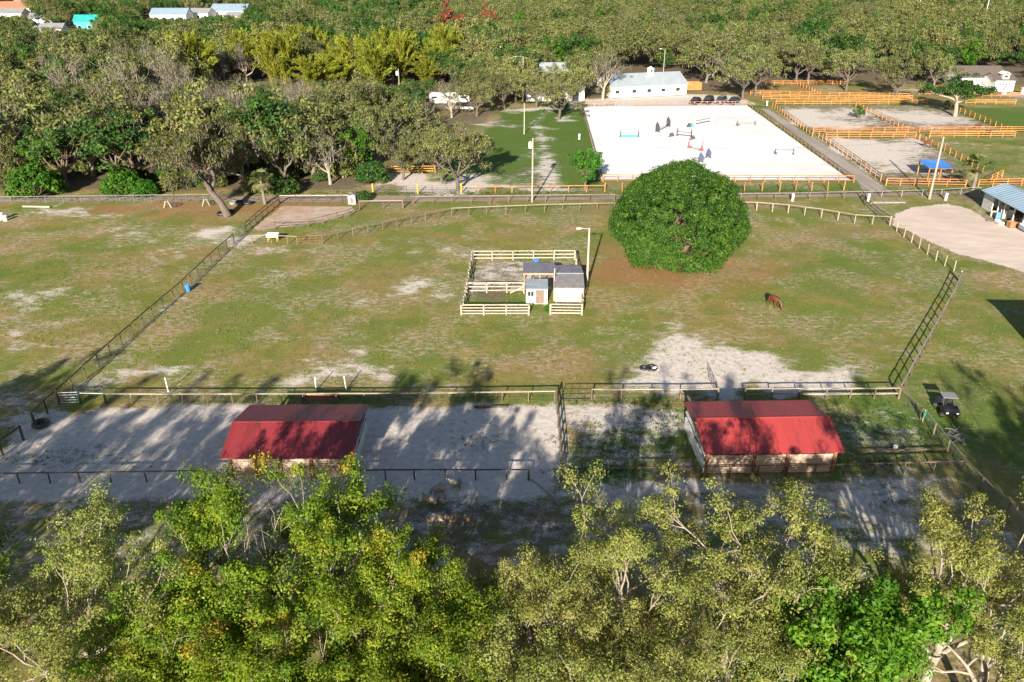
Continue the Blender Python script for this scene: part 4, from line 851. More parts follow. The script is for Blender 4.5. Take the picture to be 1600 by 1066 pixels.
jump('dark winged show jump just behind the round tree', (1095, 253.5), (1107, 247), M_jn, [M_white, M_jn], 2.0, 2, 'panel')
jump('navy and white low show jump at the right edge of the arena', (1211, 241), (1239, 241.5), M_jn, [M_jn, M_white], 1.2, 3, box=M_whiteboard)
for p, lb in (((1049, 213.5), 'black arch tunnel left of the black and white jump'), ((1082, 218), 'black arch tunnel right of the black and white jump')):
    t = thing('jump_arch', lb, 'jump', G(*p), .8); MB().torus((0, 0, 0), .8, .12, 'y', 12, 6, 0, math.pi).build('outer_arch', M_jk, t); MB().torus((0, .1, 0), .45, .1, 'y', 10, 6, 0, math.pi).build('inner_arch', M_jk, t); MB().span(-.95, .95, -.1, .2, 0, .05).build('base', M_jk, t)
tag(MB().prism([(-.5, 0), (.5, 0), (.25, .9), (-.25, .9)], -.45, .45).build('teal_block', M_jt, None, loc=G(1082, 199)), 'teal block at the foot of the white winged jump', 'block')
tag(MB().prism([(-.6, 0), (.6, 0), (.35, .7), (-.2, .8)], -.5, .5).build('black_block', M_jk, None, loc=G(1077, 198.5)), 'black block beside the teal block in the arena', 'block')
t = thing('black_bench', 'small black bench in the shaded far corner of the arena', 'bench', G(916, 183), .3); MB().span(-.9, .9, -.25, .25, .42, .5).build('seat', M_jk, t)
for x in (-.8, .8): MB().span(x - .06, x + .06, -.22, .22, 0, .42).build('leg', M_jk, t)

# ------------------------------------------------------------------ animals
def skin(name, chains, m, sub=1):
    """chains: list of [(x,y,z,r)...]; later chains start at an existing vertex given as ('at', idx)"""
    vs, es, rs = [], [], []
    for ch in chains:
        prev = None
        for q in ch:
            if q[0] == 'at': prev = q[1]; continue
            vs.append(q[:3]); rs.append(q[3] if isinstance(q[3], tuple) else (q[3], q[3])); i = len(vs) - 1
            if prev is not None: es.append((prev, i))
            prev = i
    me = bpy.data.meshes.new(name); me.from_pydata(vs, es, []); ob = bpy.data.objects.new(name, me); COL.objects.link(ob)
    md = ob.modifiers.new('s', 'SKIN'); md.use_smooth_shade = True
    for i, sv in enumerate(me.skin_vertices[0].data): sv.radius = rs[i]; sv.use_root = (i == 0)
    sd = ob.modifiers.new('d', 'SUBSURF'); sd.levels = sub; sd.render_levels = sub
    dg = bpy.context.evaluated_depsgraph_get(); out = bpy.data.meshes.new_from_object(ob.evaluated_get(dg)); out.name = name
    bpy.data.objects.remove(ob); out.materials.clear(); out.materials.append(m); return out
def horse_mesh(name, m, graze=True):
    ch = [[(0, 0, 1.18, (.30, .33)), (-.35, 0, 1.18, (.29, .31)), (-.68, 0, 1.22, (.26, .28)), (-.85, 0, 1.12, .15)],
          [('at', 0), (.38, 0, 1.16, (.28, .33)), (.66, 0, 1.20, (.22, .30))]]
    nb = 6
    if graze: ch += [[('at', 5), (.92, 0, 1.02, (.13, .2)), (1.15, 0, .72, (.10, .15)), (1.28, 0, .48, (.10, .13)), (1.38, 0, .26, .075), (1.42, 0, .12, .06)]]
    else: ch += [[('at', 5), (.90, 0, 1.42, (.13, .2)), (1.08, 0, 1.66, (.10, .15)), (1.28, 0, 1.66, (.10, .12)), (1.46, 0, 1.52, .075), (1.56, 0, 1.44, .06)]]
    k = 11
    for sx, y, st in ((.52, .16, .06), (.52, -.16, -.12)):
        ch.append([('at', 4), (sx, y, .86, .115), (sx + st * .5, y, .55, .065), (sx + st, y, .30, .048), (sx + st, y, .10, .05), (sx + st + .03, y, .02, .06)])
    for y, st in ((.17, .10), (-.17, -.10)):
        ch.append([('at', 2), (-.62, y, .90, .16), (-.55 + st * .4, y, .66, .09), (-.76 + st, y, .46, .06), (-.72 + st, y, .24, .045), (-.70 + st, y, .09, .05), (-.67 + st, y, .02, .06)])
    return skin(name, ch, m, 1)
def horse(label, p, rz, body, hair, graze=True):
    t = thing('horse', label, 'horse', p, rz)
    b = link('body', horse_mesh('horse_body', body, graze), t)
    tl = skin('tail', [[(-.84, 0, 1.18, .05), (-.98, 0, 1.0, .08), (-1.0, 0, .7, .09), (-.97, 0, .42, .04)]], hair); link('tail', tl, t)
    if graze: mn = [[(.60, 0, 1.46, .05), (.92, 0, 1.24, .06), (1.18, 0, .88, .05), (1.32, 0, .58, .04)]]
    else: mn = [[(.6, 0, 1.48, .05), (.84, 0, 1.62, .06), (1.04, 0, 1.80, .05), (1.2, 0, 1.78, .03)]]
    link('mane', skin('mane', mn, hair), t)
    hx, hz = (1.22, .64) if graze else (1.10, 1.82)
    for y in (-.07, .07): MB().cyl((hx, y, hz), (hx - .01, y * 1.3, hz + .15), .04, .008, 6).build('ear', body, t)
    return t
M_bay = mat('bay_coat', (.13, .040, .018), (.075, .022, .012), .45, scale=4); M_blackh = mat('black_hair', (.012, .010, .010), (.02, .017, .016), .6); M_dk = mat('dark_bay_coat', (.06, .042, .035), (.04, .028, .024), .45, scale=4)
horse('bay horse grazing alone in the middle paddock', G(1208, 480), math.radians(-62), M_bay, M_blackh, True)
horse('brown horse standing by the amber fence in the sandy paddock', G(1448, 231), math.radians(140), M_bay, M_blackh, False)
horse('dark horse grazing behind the amber board fence', G(1543, 214), math.radians(186), M_dk, M_blackh, True)
horse('chestnut horse between the two middle orange fences', G(1525, 205), math.radians(10), M_bay, M_blackh, False)
def sheep_mesh(name, m, graze):
    ch = [[(0, 0, .62, (.29, .27)), (-.34, 0, .62, (.27, .26)), (-.52, 0, .60, .14)], [('at', 0), (.32, 0, .62, (.25, .25)), (.48, 0, .66, .15)]]
    ch += [[('at', 4), (.62, 0, .50, .10), (.70, 0, .28, .085), (.76, 0, .12, .05)]] if graze else [[('at', 4), (.62, 0, .82, .10), (.74, 0, .86, .09), (.88, 0, .78, .05)]]
    for x, k in ((.28, 3), (-.30, 1)):
        for y in (.14, -.14): ch.append([('at', k), (x, y, .36, .075), (x, y, .16, .035), (x + .02, y, .02, .04)])
    return skin(name, ch, m, 1)
M_wool = mat('dusty_wool', (.34, .29, .24), (.23, .19, .155), .95, scale=9); M_wool2 = mat('brown_wool', (.22, .165, .12), (.14, .105, .08), .95, scale=9); M_face = mat('dark_face', (.04, .035, .03), (.06, .05, .045), .7)
sg = sheep_mesh('sheep_body', M_wool, True); ss = sheep_mesh('sheep_body', M_wool, False); sg2 = sheep_mesh('sheep_body', M_wool2, True)
for p, r, me, lb in (((686, 773), 200, sg, 'grey sheep grazing nearest the dark front fence'), ((713, 764), 170, ss, 'pale sheep standing right of the other sheep by the fence'), ((675, 789), 165, ss, 'pale sheep at the left beside the tree'), ((676, 818), 10, sg, 'dim sheep at the left end of the lower group'), ((689, 817), 175, sg, 'sheep with lowered head second in the lower group'), ((711, 819), 185, sg2, 'brown sheep in the middle of the lower group'), ((733, 819), 172, sg2, 'brown sheep at the right end of the lower group')):
    t = thing('sheep', lb, 'sheep', G(*p), math.radians(r), 'sheep in the shade below the front fence'); link('body', me, t)
    gz = me is not ss; hx, hz = (.66, .40) if gz else (.70, .90)
    for y in (-.09, .09): MB().bar((hx, y * .6, hz), (hx - .06, y * 1.9, hz + .01), .05, .03).build('ear', M_face, t)

# ------------------------------------------------------------------ troughs, barrels and odd pieces
def trough(label, p, rz, m, legm, L=1.7, name='water_trough', legs=True, z=.55):
    t = thing(name, label, 'trough', G(*p), rz)
    pr = [(-.3, z), (.3, z), (.42, z + .5), (.36, z + .5), (.26, z + .06), (-.26, z + .06), (-.36, z + .5), (-.42, z + .5)]
    MB().prism(pr, -L / 2 + .03, L / 2 - .03, 'x').build('basin', m, t)
    for x in (-L / 2, L / 2 - .03): MB().prism([(-.3, z), (.3, z), (.42, z + .5), (-.42, z + .5)], x, x + .03, 'x').build('end_panel', m, t)
    if legs:
        for x in (-L / 2 + .2, L / 2 - .2):
            for y in (-.28, .28): MB().bar((x, y, 0), (x, y * .8, z - .002), .07, .07).build('leg', legm, t)
    return t
trough('white feed trough on yellow legs behind the rear paddock rail', (427, 376), 0, M_white, M_yellow)
t = thing('blue_barrel', 'bright blue barrel beside the long dark left fence', 'barrel', G(294, 455), .2)
bb = mat('blue_barrel', (.03, .22, .58), (.02, .17, .48), .4)
MB().cyl((0, 0, .02), (0, 0, .9), .30, .30, 16).build('drum', bb, t)
for z in (.05, .33, .62, .88): MB().torus((0, 0, z), .30, .022).build('hoop', bb, t)
MB().cyl((.12, .05, .9), (.12, .05, .94), .05).build('bung', M_white, t)
t = thing('tyre_trough', 'black tyre trough lying by the open steel gate', 'trough', G(65, 666)); MB().torus((0, 0, .28), .52, .24, 'z', 24, 8).build('tyre', M_black, t, smooth=True); MB().cyl((0, 0, .02), (0, 0, .12), .36, .36, 16).build('base', M_grey, t)
t = thing('white_drum', 'white drum standing at the left edge of the pasture', 'drum', G(3, 343)); MB().cyl((0, 0, 0), (0, 0, 1.05), .36, .36, 14).build('shell', M_white, t)
for z in (.06, .5, 1.02): MB().torus((0, 0, z), .36, .02).build('hoop', M_white, t)
t = thing('white_drum', 'shorter white drum right of the left edge drum', 'drum', G(9, 345)); MB().cyl((0, 0, 0), (0, 0, .8), .3, .3, 14).build('shell', M_white, t); MB().torus((0, 0, .78), .3, .02).build('hoop', M_white, t)
tag(MB().cyl((0, 0, .14), (4.6, -.15, .14), .14, n=10).build('pasture_pole', M_cream, None, loc=G(36, 324)), 'pale pole lying on the grass in front of the chain link fence', 'pole')
def stand(label, p, rz):
    t = thing('tyre_stand', label, 'obstacle', G(*p), rz)
    for x in (-.15, .15): MB().bar((x * 4, 0, 0), (x, 0, 1.2), .12, .12).build('leg', M_cream, t)
    MB().torus((1.0, .3, .42), .34, .11, 'y', 16, 6).build('tyre', M_black, t); return t
stand('white A-frame with a tyre left in the rear of the left pasture', (262, 325), .1); stand('white A-frame with a tyre beside the leaning oak', (322, 322), .3)
for p, lb in (((263, 612), 'thin white stake behind the left sand pen, leftmost'), ((494, 611), 'white stake left of the feeder frame'), ((541, 610), 'white stake right of the feeder frame')):
    t = thing('white_stake', lb, 'stake', G(*p)); MB().cyl((0, 0, 0), (rnd.uniform(-.1, .1), 0, 1.5), .055, .05).build('shaft', M_white, t); MB().cyl((0, 0, 0), (0, 0, .1), .09).build('foot', M_white, t)
t = thing('feeder_frame', 'low brown feeder frame standing in the pale rail fence', 'feeder', G(492, 633), .03)
for x in (-.9, 2.1):
    for y in (-.8, .8): MB().bar((x, y * 1.3, 0), (x, y * .3, 1.2), .1, .1).build('leg', M_dark, t)
MB().span(-.95, 2.15, -.3, .3, .62, .7).span(-.95, 2.15, -.34, -.302, .62, .95).span(-.95, 2.15, .302, .34, .62, .95).build('tray', M_rust, t)
tag(MB().cyl((0, 0, .13), (3.1, .2, .13), .13, .10, 10).build('dark_log', M_dark, None, loc=G(741, 638)), 'dark log lying on the sand at the back of the left pen', 'log')
t = thing('rubber_tub', 'black rubber tub with pale salt heap on the white sand', 'tub', G(1018, 577), .1); t.scale = (.8, .8, .8)
MB().torus((0, 0, .16), .62, .15, 'z', 18, 7).build('rim', M_black, t, smooth=True); MB().cyl((0, 0, .0), (0, 0, .1), .6, .6, 16).build('base', M_black, t); MB().cyl((.45, -.05, .1), (.5, -.05, .34), .42, .16, 10).build('heap', M_white, t); MB().torus((-.95, .1, .13), .45, .13, 'z', 14, 6).build('side_ring', M_black, t)
t = thing('white_bucket', 'white bucket on the weeds of the right hand pen', 'bucket', G(1398, 703)); MB().cyl((0, 0, 0), (0, 0, .36), .15, .19, 12).build('pail', M_white, t); MB().torus((0, 0, .36), .19, .015).build('rim', M_white, t)
t = thing('teal_sheet', 'small teal panel hung on the right hand wire fence', 'panel', G(1443, 660), .9); tl = mat('teal_plastic', (.03, .40, .33), (.02, .33, .28), .4); MB().add([(-.35, 0, 1.1), (.35, 0, 1.15), (.3, .02, .55), (0, .03, .4), (-.3, .02, .55), (-.35, .04, 1.1), (.35, .04, 1.15), (.3, .06, .55), (0, .07, .4), (-.3, .06, .55)], [(0, 1, 2, 3, 4), (9, 8, 7, 6, 5), (0, 5, 6, 1), (1, 6, 7, 2), (2, 7, 8, 3), (3, 8, 9, 4), (4, 9, 5, 0)]).build('panel', tl, t); MB().cyl((0, .1, 0), (0, .1, 1.25), .03).build('stake', M_yellow, t)
t = thing('well_hut', 'tiny grey well hut at the corral corner', 'hut', G(551, 318)); MB().span(-.6, .6, -.5, .5, 0, 1.4).build('wall', M_whiteboard, t); MB().prism([(-.75, 1.38), (0, 2.05), (.75, 1.38), (0, 1.95)], -.62, .62).build('roof', M_grey, t); MB().span(-.25, .25, -.53, -.504, .1, 1.1).build('door', M_woodgrey, t)
for p, lb in (((905, 218), 'white hydrant post on the lawn beside the arena'), ((1198, 165), 'white box on the grass at the lane head'), ((1477, 313), 'white tap post between road and sand yard'), ((1356, 314), 'white tap post at the dark fence corner'), ((1238, 314), 'white tap post on the road fence right of the round tree')):
    t = thing('tap_post', lb, 'post', G(*p)); MB().span(-.16, .16, -.16, .16, 0, 1.15).build('shaft', M_white, t); MB().span(-.2, .2, -.2, .2, 1.15, 1.22).build('cap', M_white, t); MB().cyl((0, -.3, .9), (0, -.16, .9), .03).build('spout', M_galv, t)
for p, s_, lb in (((348, 336), .7, 'large black tyre at the foot of the leaning oak'), ((360, 332), .55, 'black tyre right of the leaning oak'), ((376, 318), .65, 'black tyre behind the leaning oak'), ((388, 319), .6, 'black tyre nearest the corral fence')):
    t = thing('old_tyre', lb, 'tyre', G(*p)); MB().torus((0, 0, s_ * .36), s_, s_ * .36, 'z', 18, 7).build('tread', M_black, t, smooth=True); MB().torus((0, 0, s_ * .5), s_ * .66, s_ * .1, 'z', 16, 5).build('bead', M_black, t)
t = thing('wash_tub', 'pale blue tub behind the leaning oak', 'tub', G(364, 319)); MB().cyl((0, 0, 0), (0, 0, .4), .5, .62, 14).build('bowl', M_rooftin, t); MB().torus((0, 0, .4), .62, .03).build('rim', M_rooftin, t)
t = thing('drain_pipe', 'pale hose pipe lying below the front fence corner', 'pipe', G(829, 750)); 
mb = MB(); pts_ = [G(829, 750), G(840, 757), G(852, 768), G(866, 780), G(874, 790)]
for a, b in zip(pts_[:-1], pts_[1:]): mb.cyl(a - pts_[0] + Vector((0, 0, .07)), b - pts_[0] + Vector((0, 0, .07)), .07, n=8)
mb.build('pipe', M_grey, t)
t = thing('brush_pile', 'heap of grey broken timber beside the buggy', 'rubble', G(1489, 681))
for k in range(14): a = rnd.uniform(0, 3.1); p = Vector((rnd.gauss(0, .35), rnd.gauss(0, .5), rnd.uniform(.05, .16))); q = Vector((math.cos(a), math.sin(a), 0)) * rnd.uniform(.3, .6); MB().bar(p - q, p + q + Vector((0, 0, .05)), .08, .05).build('plank', M_grey, t)

# ------------------------------------------------------------------ trees
UP = np.array([0, 0, 1.0])
def nrmz(v): return v / (np.linalg.norm(v, axis=-1, keepdims=True) + 1e-9)
def skeleton(rng, H, R, th, nl=6, levels=3, r0=.35, kids=(4, 4, 3), spread=(.5, 1.1), up=.25, wob=.22, lean=(0, 0), ratio=.66):
    lines = []; tips = []
    def br(p, d, L, r, lv):
        n = 5 if lv == 0 else 4; pts = [p]; rr = [r]; q = p
        for i in range(n):
            d = nrmz(d + rng.normal(0, wob, 3) + UP * up * (.6 if lv else .2)); q = q + d * L / n; pts.append(q); rr.append(r * (1 - .62 * (i + 1) / n))
        lines.append((np.array(pts), np.array(rr), lv))
        if lv >= levels: tips.extend([pts[-1], pts[-2], pts[-3]] if n > 2 else [pts[-1]]); return
        k = kids[min(lv, len(kids) - 1)] + rng.integers(0, 2); a0 = rng.uniform(0, 6.28)
        for i in range(k):
            t = 1.0 if i == 0 else rng.uniform(.35, 1.0); f = t * n; j = min(int(f), n - 1); s = pts[j] + (pts[j + 1] - pts[j]) * (f - j)
            az = a0 + 6.283 * i / k + rng.normal(0, .3); a = nrmz(np.cross(d, UP + 1e-3)); b = np.cross(d, a); an = rng.uniform(*spread) * (.5 if i == 0 else 1)
            nd_ = d * math.cos(an) + (a * math.cos(az) + b * math.sin(az)) * math.sin(an)
            br(s, nd_, L * ratio * rng.uniform(.8, 1.2), max(.015, rr[j] * .72), lv + 1)
    p = np.zeros(3); d = nrmz(np.array([lean[0], lean[1], 1.0])); pts = [p]; rr = [r0 * 1.25]
    for i in range(4):
        d = nrmz(d + rng.normal(0, .06, 3)); p = p + d * th / 4; pts.append(p); rr.append(r0 * (1 - .06 * i))
    lines.append((np.array(pts), np.array(rr), 0)); a0 = rng.uniform(0, 6.28); Lm = (H - th) * .62
    for i in range(nl):
        az = a0 + 6.283 * i / nl + rng.normal(0, .25); an = rng.uniform(.25, 1.15) if i else .15
        s = pts[-1] - d * rng.uniform(0, th * .22) * (i > 0)
        br(s, nrmz(np.array([math.cos(az) * math.sin(an), math.sin(az) * math.sin(an), math.cos(an)])), Lm * rng.uniform(.8, 1.15), r0 * rng.uniform(.5, .72), 1)
    T = np.array(tips); cr = np.percentile(np.linalg.norm(T[:, :2] - T[:, :2].mean(0), axis=1), 92); top = T[:, 2].max()
    sx = R / cr; sz = (H - th * .7) / max(.1, top - th * .7); z0 = th * .7
    def warp(P):
        P = P.copy(); k = np.clip((P[:, 2:3] - z0 * .4) / (z0 * .6 + .01), 0, 1); P[:, :2] *= 1 + (sx - 1) * k
        P[:, 2] = np.where(P[:, 2] > z0, z0 + (P[:, 2] - z0) * sz, P[:, 2]); return P
    return [(warp(a), b, c) for a, b, c in lines], warp(T)
def tubes(lines, m, name, minr=.0):
    Vs, Fs, o = [], [], 0
    for P, r, lv in lines:
        if r[0] < minr: continue
        n = 8 if lv == 0 else 5 if lv == 1 else 4
        d = np.gradient(P, axis=0); d = nrmz(d); a = nrmz(np.cross(d, np.array([.31, .87, .12]))); b = np.cross(d, a); th = np.arange(n) * 2 * math.pi / n
        ring = P[:, None] + r[:, None, None] * (a[:, None] * np.cos(th)[None, :, None] + b[:, None] * np.sin(th)[None, :, None])
        Vs.append(ring.reshape(-1, 3)); k = len(P); i = np.arange(k - 1)[:, None] * n; j = np.arange(n)[None]
        Fs.append(np.stack([i + j, i + (j + 1) % n, i + n + (j + 1) % n, i + n + j], -1).reshape(-1, 4) + o); o += k * n
    return np_mesh(name, np.concatenate(Vs), np.concatenate(Fs), m, smooth=True)
def leaves(rng, C, per, sig, size, m, name, tint, flat=.6, aspect=.55, outc=None, upb=.55, droop=None, npuff=None):
    """leafy puffs: small diamond leaves over the upper shell of every twig end C"""
    if npuff and npuff < len(C): C = C[rng.choice(len(C), npuff, False)]
    K = len(C); N = K * per; d = nrmz(rng.normal(0, 1, (N, 3)) + UP * .35); rad = np.repeat(sig * rng.uniform(.55, 1.5, (K, 1)), per, 0)
    c = np.repeat(C, per, 0) + d * rad * (rng.random((N, 1)) ** .45) * np.array([1, 1, flat])
    n = nrmz(d * 1.0 + UP * upb + rng.normal(0, .55, (N, 3))); a = nrmz(np.cross(n, rng.normal(0, 1, (N, 3)))); b = np.cross(n, a)
    s = size * rng.uniform(.55, 1.4, (N, 1)); tn = np.clip(np.repeat(tint[0] + tint[1] * rng.normal(0, 1, K), per) + tint[2] * rng.normal(0, 1, N), 0, .7)
    if droop:                                            # hanging grey moss
        k = int(N * droop[0]); idx = rng.choice(N, k, False); n[idx] = nrmz(rng.normal(0, 1, (k, 3)) * [1, 1, .15]); a[idx] = np.array([0, 0, -1.0]) + rng.normal(0, .12, (k, 3)); b[idx] = nrmz(np.cross(n[idx], a[idx])) * .45
        s[idx] *= droop[1]; tn[idx] = rng.uniform(.85, 1.0, k); c[idx, 2] -= sig * .6
    V = np.stack([c - a * s, c + b * s * aspect + n * s * .12, c + a * s, c - b * s * aspect + n * s * .12], 1).reshape(-1, 3)
    return np_mesh(name, V, np.arange(N * 4).reshape(N, 4), m, np.repeat(tn, 4))

M_bark = mat('grey_oak_bark', (.19, .16, .13), (.11, .092, .075), .9, scale=5, stretch=(1, 1, .4), world=False)
M_barkpark = mat('dark_oak_bark', (.125, .100, .080), (.075, .060, .048), .9, scale=5, stretch=(1, 1, .4), world=False)
M_barkpale = mat('pale_bark', (.31, .265, .215), (.20, .17, .135), .9, scale=4, world=False)
M_barkbrown = mat('brown_bark', (.16, .11, .08), (.10, .07, .05), .9, scale=5, world=False)
GM = (.17, .155, .12)
LM = dict(
    oak=leafmat('live_oak_leaves', [(0, (.066, .090, .022)), (.35, (.132, .155, .042)), (.7, (.215, .213, .068)), (.85, (.19, .175, .12)), (1, (.12, .11, .075))], .25, .26),
    green=leafmat('green_tree_leaves', [(0, (.022, .055, .012)), (.35, (.042, .100, .018)), (.7, (.085, .150, .028)), (1, GM)], .3),
    bright=leafmat('bright_green_leaves', [(0, (.022, .085, .008)), (.35, (.045, .150, .012)), (.7, (.100, .215, .020)), (1, GM)], .35, .1),
    fig=leafmat('glossy_fig_leaves', [(0, (.014, .048, .006)), (.35, (.037, .092, .008)), (.7, (.085, .145, .015)), (1, GM)], .2, .05),
    lime=leafmat('lime_oak_leaves', [(0, (.058, .118, .010)), (.3, (.145, .230, .014)), (.55, (.270, .315, .022)), (.7, (.36, .245, .032)), (1, (.26, .18, .09))], .44, .08),
    olive=leafmat('olive_oak_leaves', [(0, (.115, .152, .028)), (.35, (.230, .262, .055)), (.7, (.340, .335, .095)), (.85, (.26, .23, .15)), (1, (.21, .185, .13))], .42, .08),
    vivid=leafmat('vivid_green_leaves', [(0, (.030, .100, .006)), (.35, (.062, .185, .010)), (.7, (.150, .280, .020)), (1, GM)], .4, .05),
    bamboo=leafmat('bamboo_leaves', [(0, (.080, .120, .012)), (.35, (.190, .220, .018)), (.7, (.320, .305, .030)), (1, (.32, .25, .07))], .4, .18),
    bare=leafmat('twiggy_grey', [(0, (.070, .078, .030)), (.35, (.125, .118, .068)), (.7, (.165, .15, .098)), (1, (.165, .148, .112))], .15, .18),
    rust=leafmat('rust_red_leaves', [(0, (.13, .045, .020)), (.35, (.20, .070, .032)), (.7, (.26, .11, .05)), (1, (.3, .15, .08))], .2, .08),
    palm=leafmat('palm_leaves', [(0, (.045, .075, .020)), (.5, (.095, .125, .040)), (1, (.20, .18, .09))], .2, .1))
PROTO = {}
def proto(key, seed, leafm, bark, H, R, th, per, sig, size, nl=6, levels=3, kids=(4, 3, 3), tint=(.35, .12, .12), r0=.35, flat=.6, droop=None, minr=.02, aspect=.55, upb=.55, up=.25, lean=(0, 0), ratio=.66, shell=None, npuff=None):
    rng = np.random.default_rng(seed)
    ln, T = skeleton(rng, H, R, th, nl, levels, r0, kids, up=up, lean=lean, ratio=ratio)
    if shell is not None: T = np.concatenate([T, shell(rng)])
    PROTO[key] = (tubes(ln, bark, 'trunk', minr), leaves(rng, T, per, sig, size, leafm, 'crown', tint, flat, aspect, droop=droop, upb=upb, npuff=npuff), H, R)
def place(key, p, label, name='oak_tree', cat='tree', s=1.0, rz=None, group=None, sz=None):
    tr, cr, H, R = PROTO[key]
    t = thing(name, label, cat, p, rnd.uniform(0, 6.28) if rz is None else rz, group); t.scale = (s, s, sz or s)
    link('trunk', tr, t); link('crown', cr, t); return t
# kinds of the far wood (leaf sprays half a metre across)
for i in range(5): proto(f'oak{i}', 11 + i, LM['oak'], M_bark, 11.5, 6.0, 2.2, 46, 1.15, .25, tint=(.36, .16, .10), droop=(.10, 1.6), flat=.62, npuff=105)
for i in range(3): proto(f'bare{i}', 31 + i, LM['bare'], M_barkpale, 11.5, 5.6, 3.0, 26, 1.0, .17, tint=(.35, .2, .15), droop=(.25, 1.8), minr=.012, npuff=90, aspect=.3)
for i in range(3): proto(f'green{i}', 41 + i, LM['green'], M_barkbrown, 11.0, 5.0, 2.4, 60, 1.05, .25, tint=(.36, .16, .10), flat=.72, npuff=90)
for i in range(2): proto(f'bright{i}', 51 + i, LM['bright'], M_barkbrown, 9.5, 4.0, 1.8, 70, .85, .22, tint=(.36, .14, .12), flat=.8, npuff=90)
proto('rust', 61, LM['rust'], M_barkbrown, 12.0, 5.0, 3.0, 50, 1.0, .25, npuff=90)
# open parkland oaks of the middle distance
for i in range(3): proto(f'park{i}', 71 + i, LM['oak'], M_barkpark, 12.0, 6.2, 3.0, 85, .95, .165, tint=(.40, .15, .10), droop=(.12, 1.8), flat=.6, npuff=125)
proto('broad', 75, LM['green'], M_barkpale, 9.5, 6.6, 3.6, 90, .95, .18, tint=(.32, .12, .12), r0=.45, flat=.55, npuff=140)
# foreground
for i in range(5): proto(f'lime{i}', 81 + i, LM['lime'], M_barkpale, 13.0, 5.0, 3.6, 175, .72, .082, nl=6, levels=3, kids=(3, 3, 3), tint=(.29, .14, .11), r0=.24, flat=.75, upb=.45, minr=.012, npuff=175, up=.16)
for i in range(5): proto(f'olive{i}', 91 + i, LM['olive'], M_barkpale, 12.6, 5.6, 3.8, 125, .68, .068, nl=6, levels=3, kids=(4, 3, 3), tint=(.36, .14, .12), r0=.27, flat=.6, droop=(.06, 1.6), upb=.4, minr=.010, npuff=225, up=.14)
proto('vivid', 101, LM['vivid'], M_barkbrown, 11.0, 4.6, 1.8, 150, .78, .12, nl=9, levels=3, kids=(4, 3, 3), tint=(.33, .13, .14), r0=.2, flat=.85, upb=.4, npuff=240)
proto('dead', 105, LM['bare'], M_barkpale, 11.0, 4.2, 3.4, 14, .5, .06, nl=6, levels=3, kids=(4, 4, 3), r0=.22, minr=.01, npuff=120, aspect=.3)
proto('leanoak', 79, LM['oak'], M_barkpark, 12.5, 7.4, 4.2, 85, .95, .165, tint=(.36, .15, .10), droop=(.2, 1.9), flat=.6, npuff=150, r0=.5, lean=(-.42, .1))
# the round fig tree
def fig_shell(rng):
    n = 2300; d = nrmz(rng.normal(0, 1, (n, 3))); d[:, 2] = np.where(rng.random(n) < .54, np.abs(d[:, 2]), -np.abs(d[:, 2]) * .7)
    lum = nrmz(rng.normal(0, 1, (40, 3))); la = rng.uniform(.07, .20, 40); dd = d @ lum.T; j = dd.argmax(1); dot = dd.max(1); r = .80 + la[j] * np.clip((dot - .84) / .16, 0, 1) ** .55 + .025 * np.sin(3 * np.arctan2(d[:, 1], d[:, 0]) + 1.0) + rng.normal(0, .02, n)
    lo = d[:, 2] < 0; hz = np.hypot(d[:, 0], d[:, 1]) + 1e-6; d[lo, :2] *= (np.clip(hz[lo], .86, 1) / hz[lo])[:, None]
    P = d * r[:, None] * np.array([9.9, 9.2, 7.9]); P[:, 2] += 5.6; P[:, 2] = np.maximum(P[:, 2], .25 + rng.uniform(0, 1.2, n)); return P
rng0 = np.random.default_rng(5)
lnf, Tf = skeleton(rng0, 7.5, 3.2, 1.8, 9, 3, .7, (3, 3, 3))
PROTO['fig'] = (tubes(lnf, M_barkbrown, 'trunk', .02), leaves(rng0, fig_shell(np.random.default_rng(6)), 62, .70, .13, LM['fig'], 'crown', (.30, .17, .12), .8, upb=.3), 13, 9)
def bamboo_proto(key, seed):
    rng = np.random.default_rng(seed); lines = []; C = []; D = []
    for i in range(38):
        az = rng.uniform(0, 6.28); b = np.array([math.cos(az), math.sin(az), 0]); h = rng.uniform(6.5, 14.5); out = rng.uniform(.8, 6.0); p0 = b * rng.uniform(.1, 1.4)
        t = np.linspace(0, 1, 8); P = p0 + b * (out * t ** 2.2)[:, None] + UP * (h * (t - .12 * t ** 4 * out / 2.5))[:, None]
        lines.append((P, np.linspace(.06, .015, 8), 2))
        for k in range(26):
            u = rng.uniform(.25, 1.0); f = u * 7; j = min(int(f), 6); C.append(P[j] + (P[j + 1] - P[j]) * (f - j)); D.append(nrmz(P[j + 1] - P[j] + rng.normal(0, .35, 3)))
    C, D = np.array(C), np.array(D); per = 6; N = len(C) * per; c = np.repeat(C, per, 0) + rng.normal(0, .3, (N, 3)); a = nrmz(np.repeat(D, per, 0) + rng.normal(0, .4, (N, 3))); n = nrmz(np.cross(a, rng.normal(0, 1, (N, 3)))); bb = np.cross(n, a); s = rng.uniform(.3, .65, (N, 1))
    V = np.stack([c - a * s, c + bb * s * .26, c + a * s, c - bb * s * .26], 1).reshape(-1, 3); tn = np.clip(np.repeat(rng.normal(.36, .16, len(C)), per) + rng.normal(0, .08, N), 0, 1)
    PROTO[key] = (tubes(lines, M_bamboo, 'trunk'), np_mesh('crown', V, np.arange(N * 4).reshape(N, 4), LM['bamboo'], np.repeat(tn, 4)), 14, 5)
M_bamboo = mat('bamboo_culm', (.30, .27, .07), (.22, .19, .05), .5, world=False)
for i in range(4): bamboo_proto(f'bamboo{i}', 121 + i)
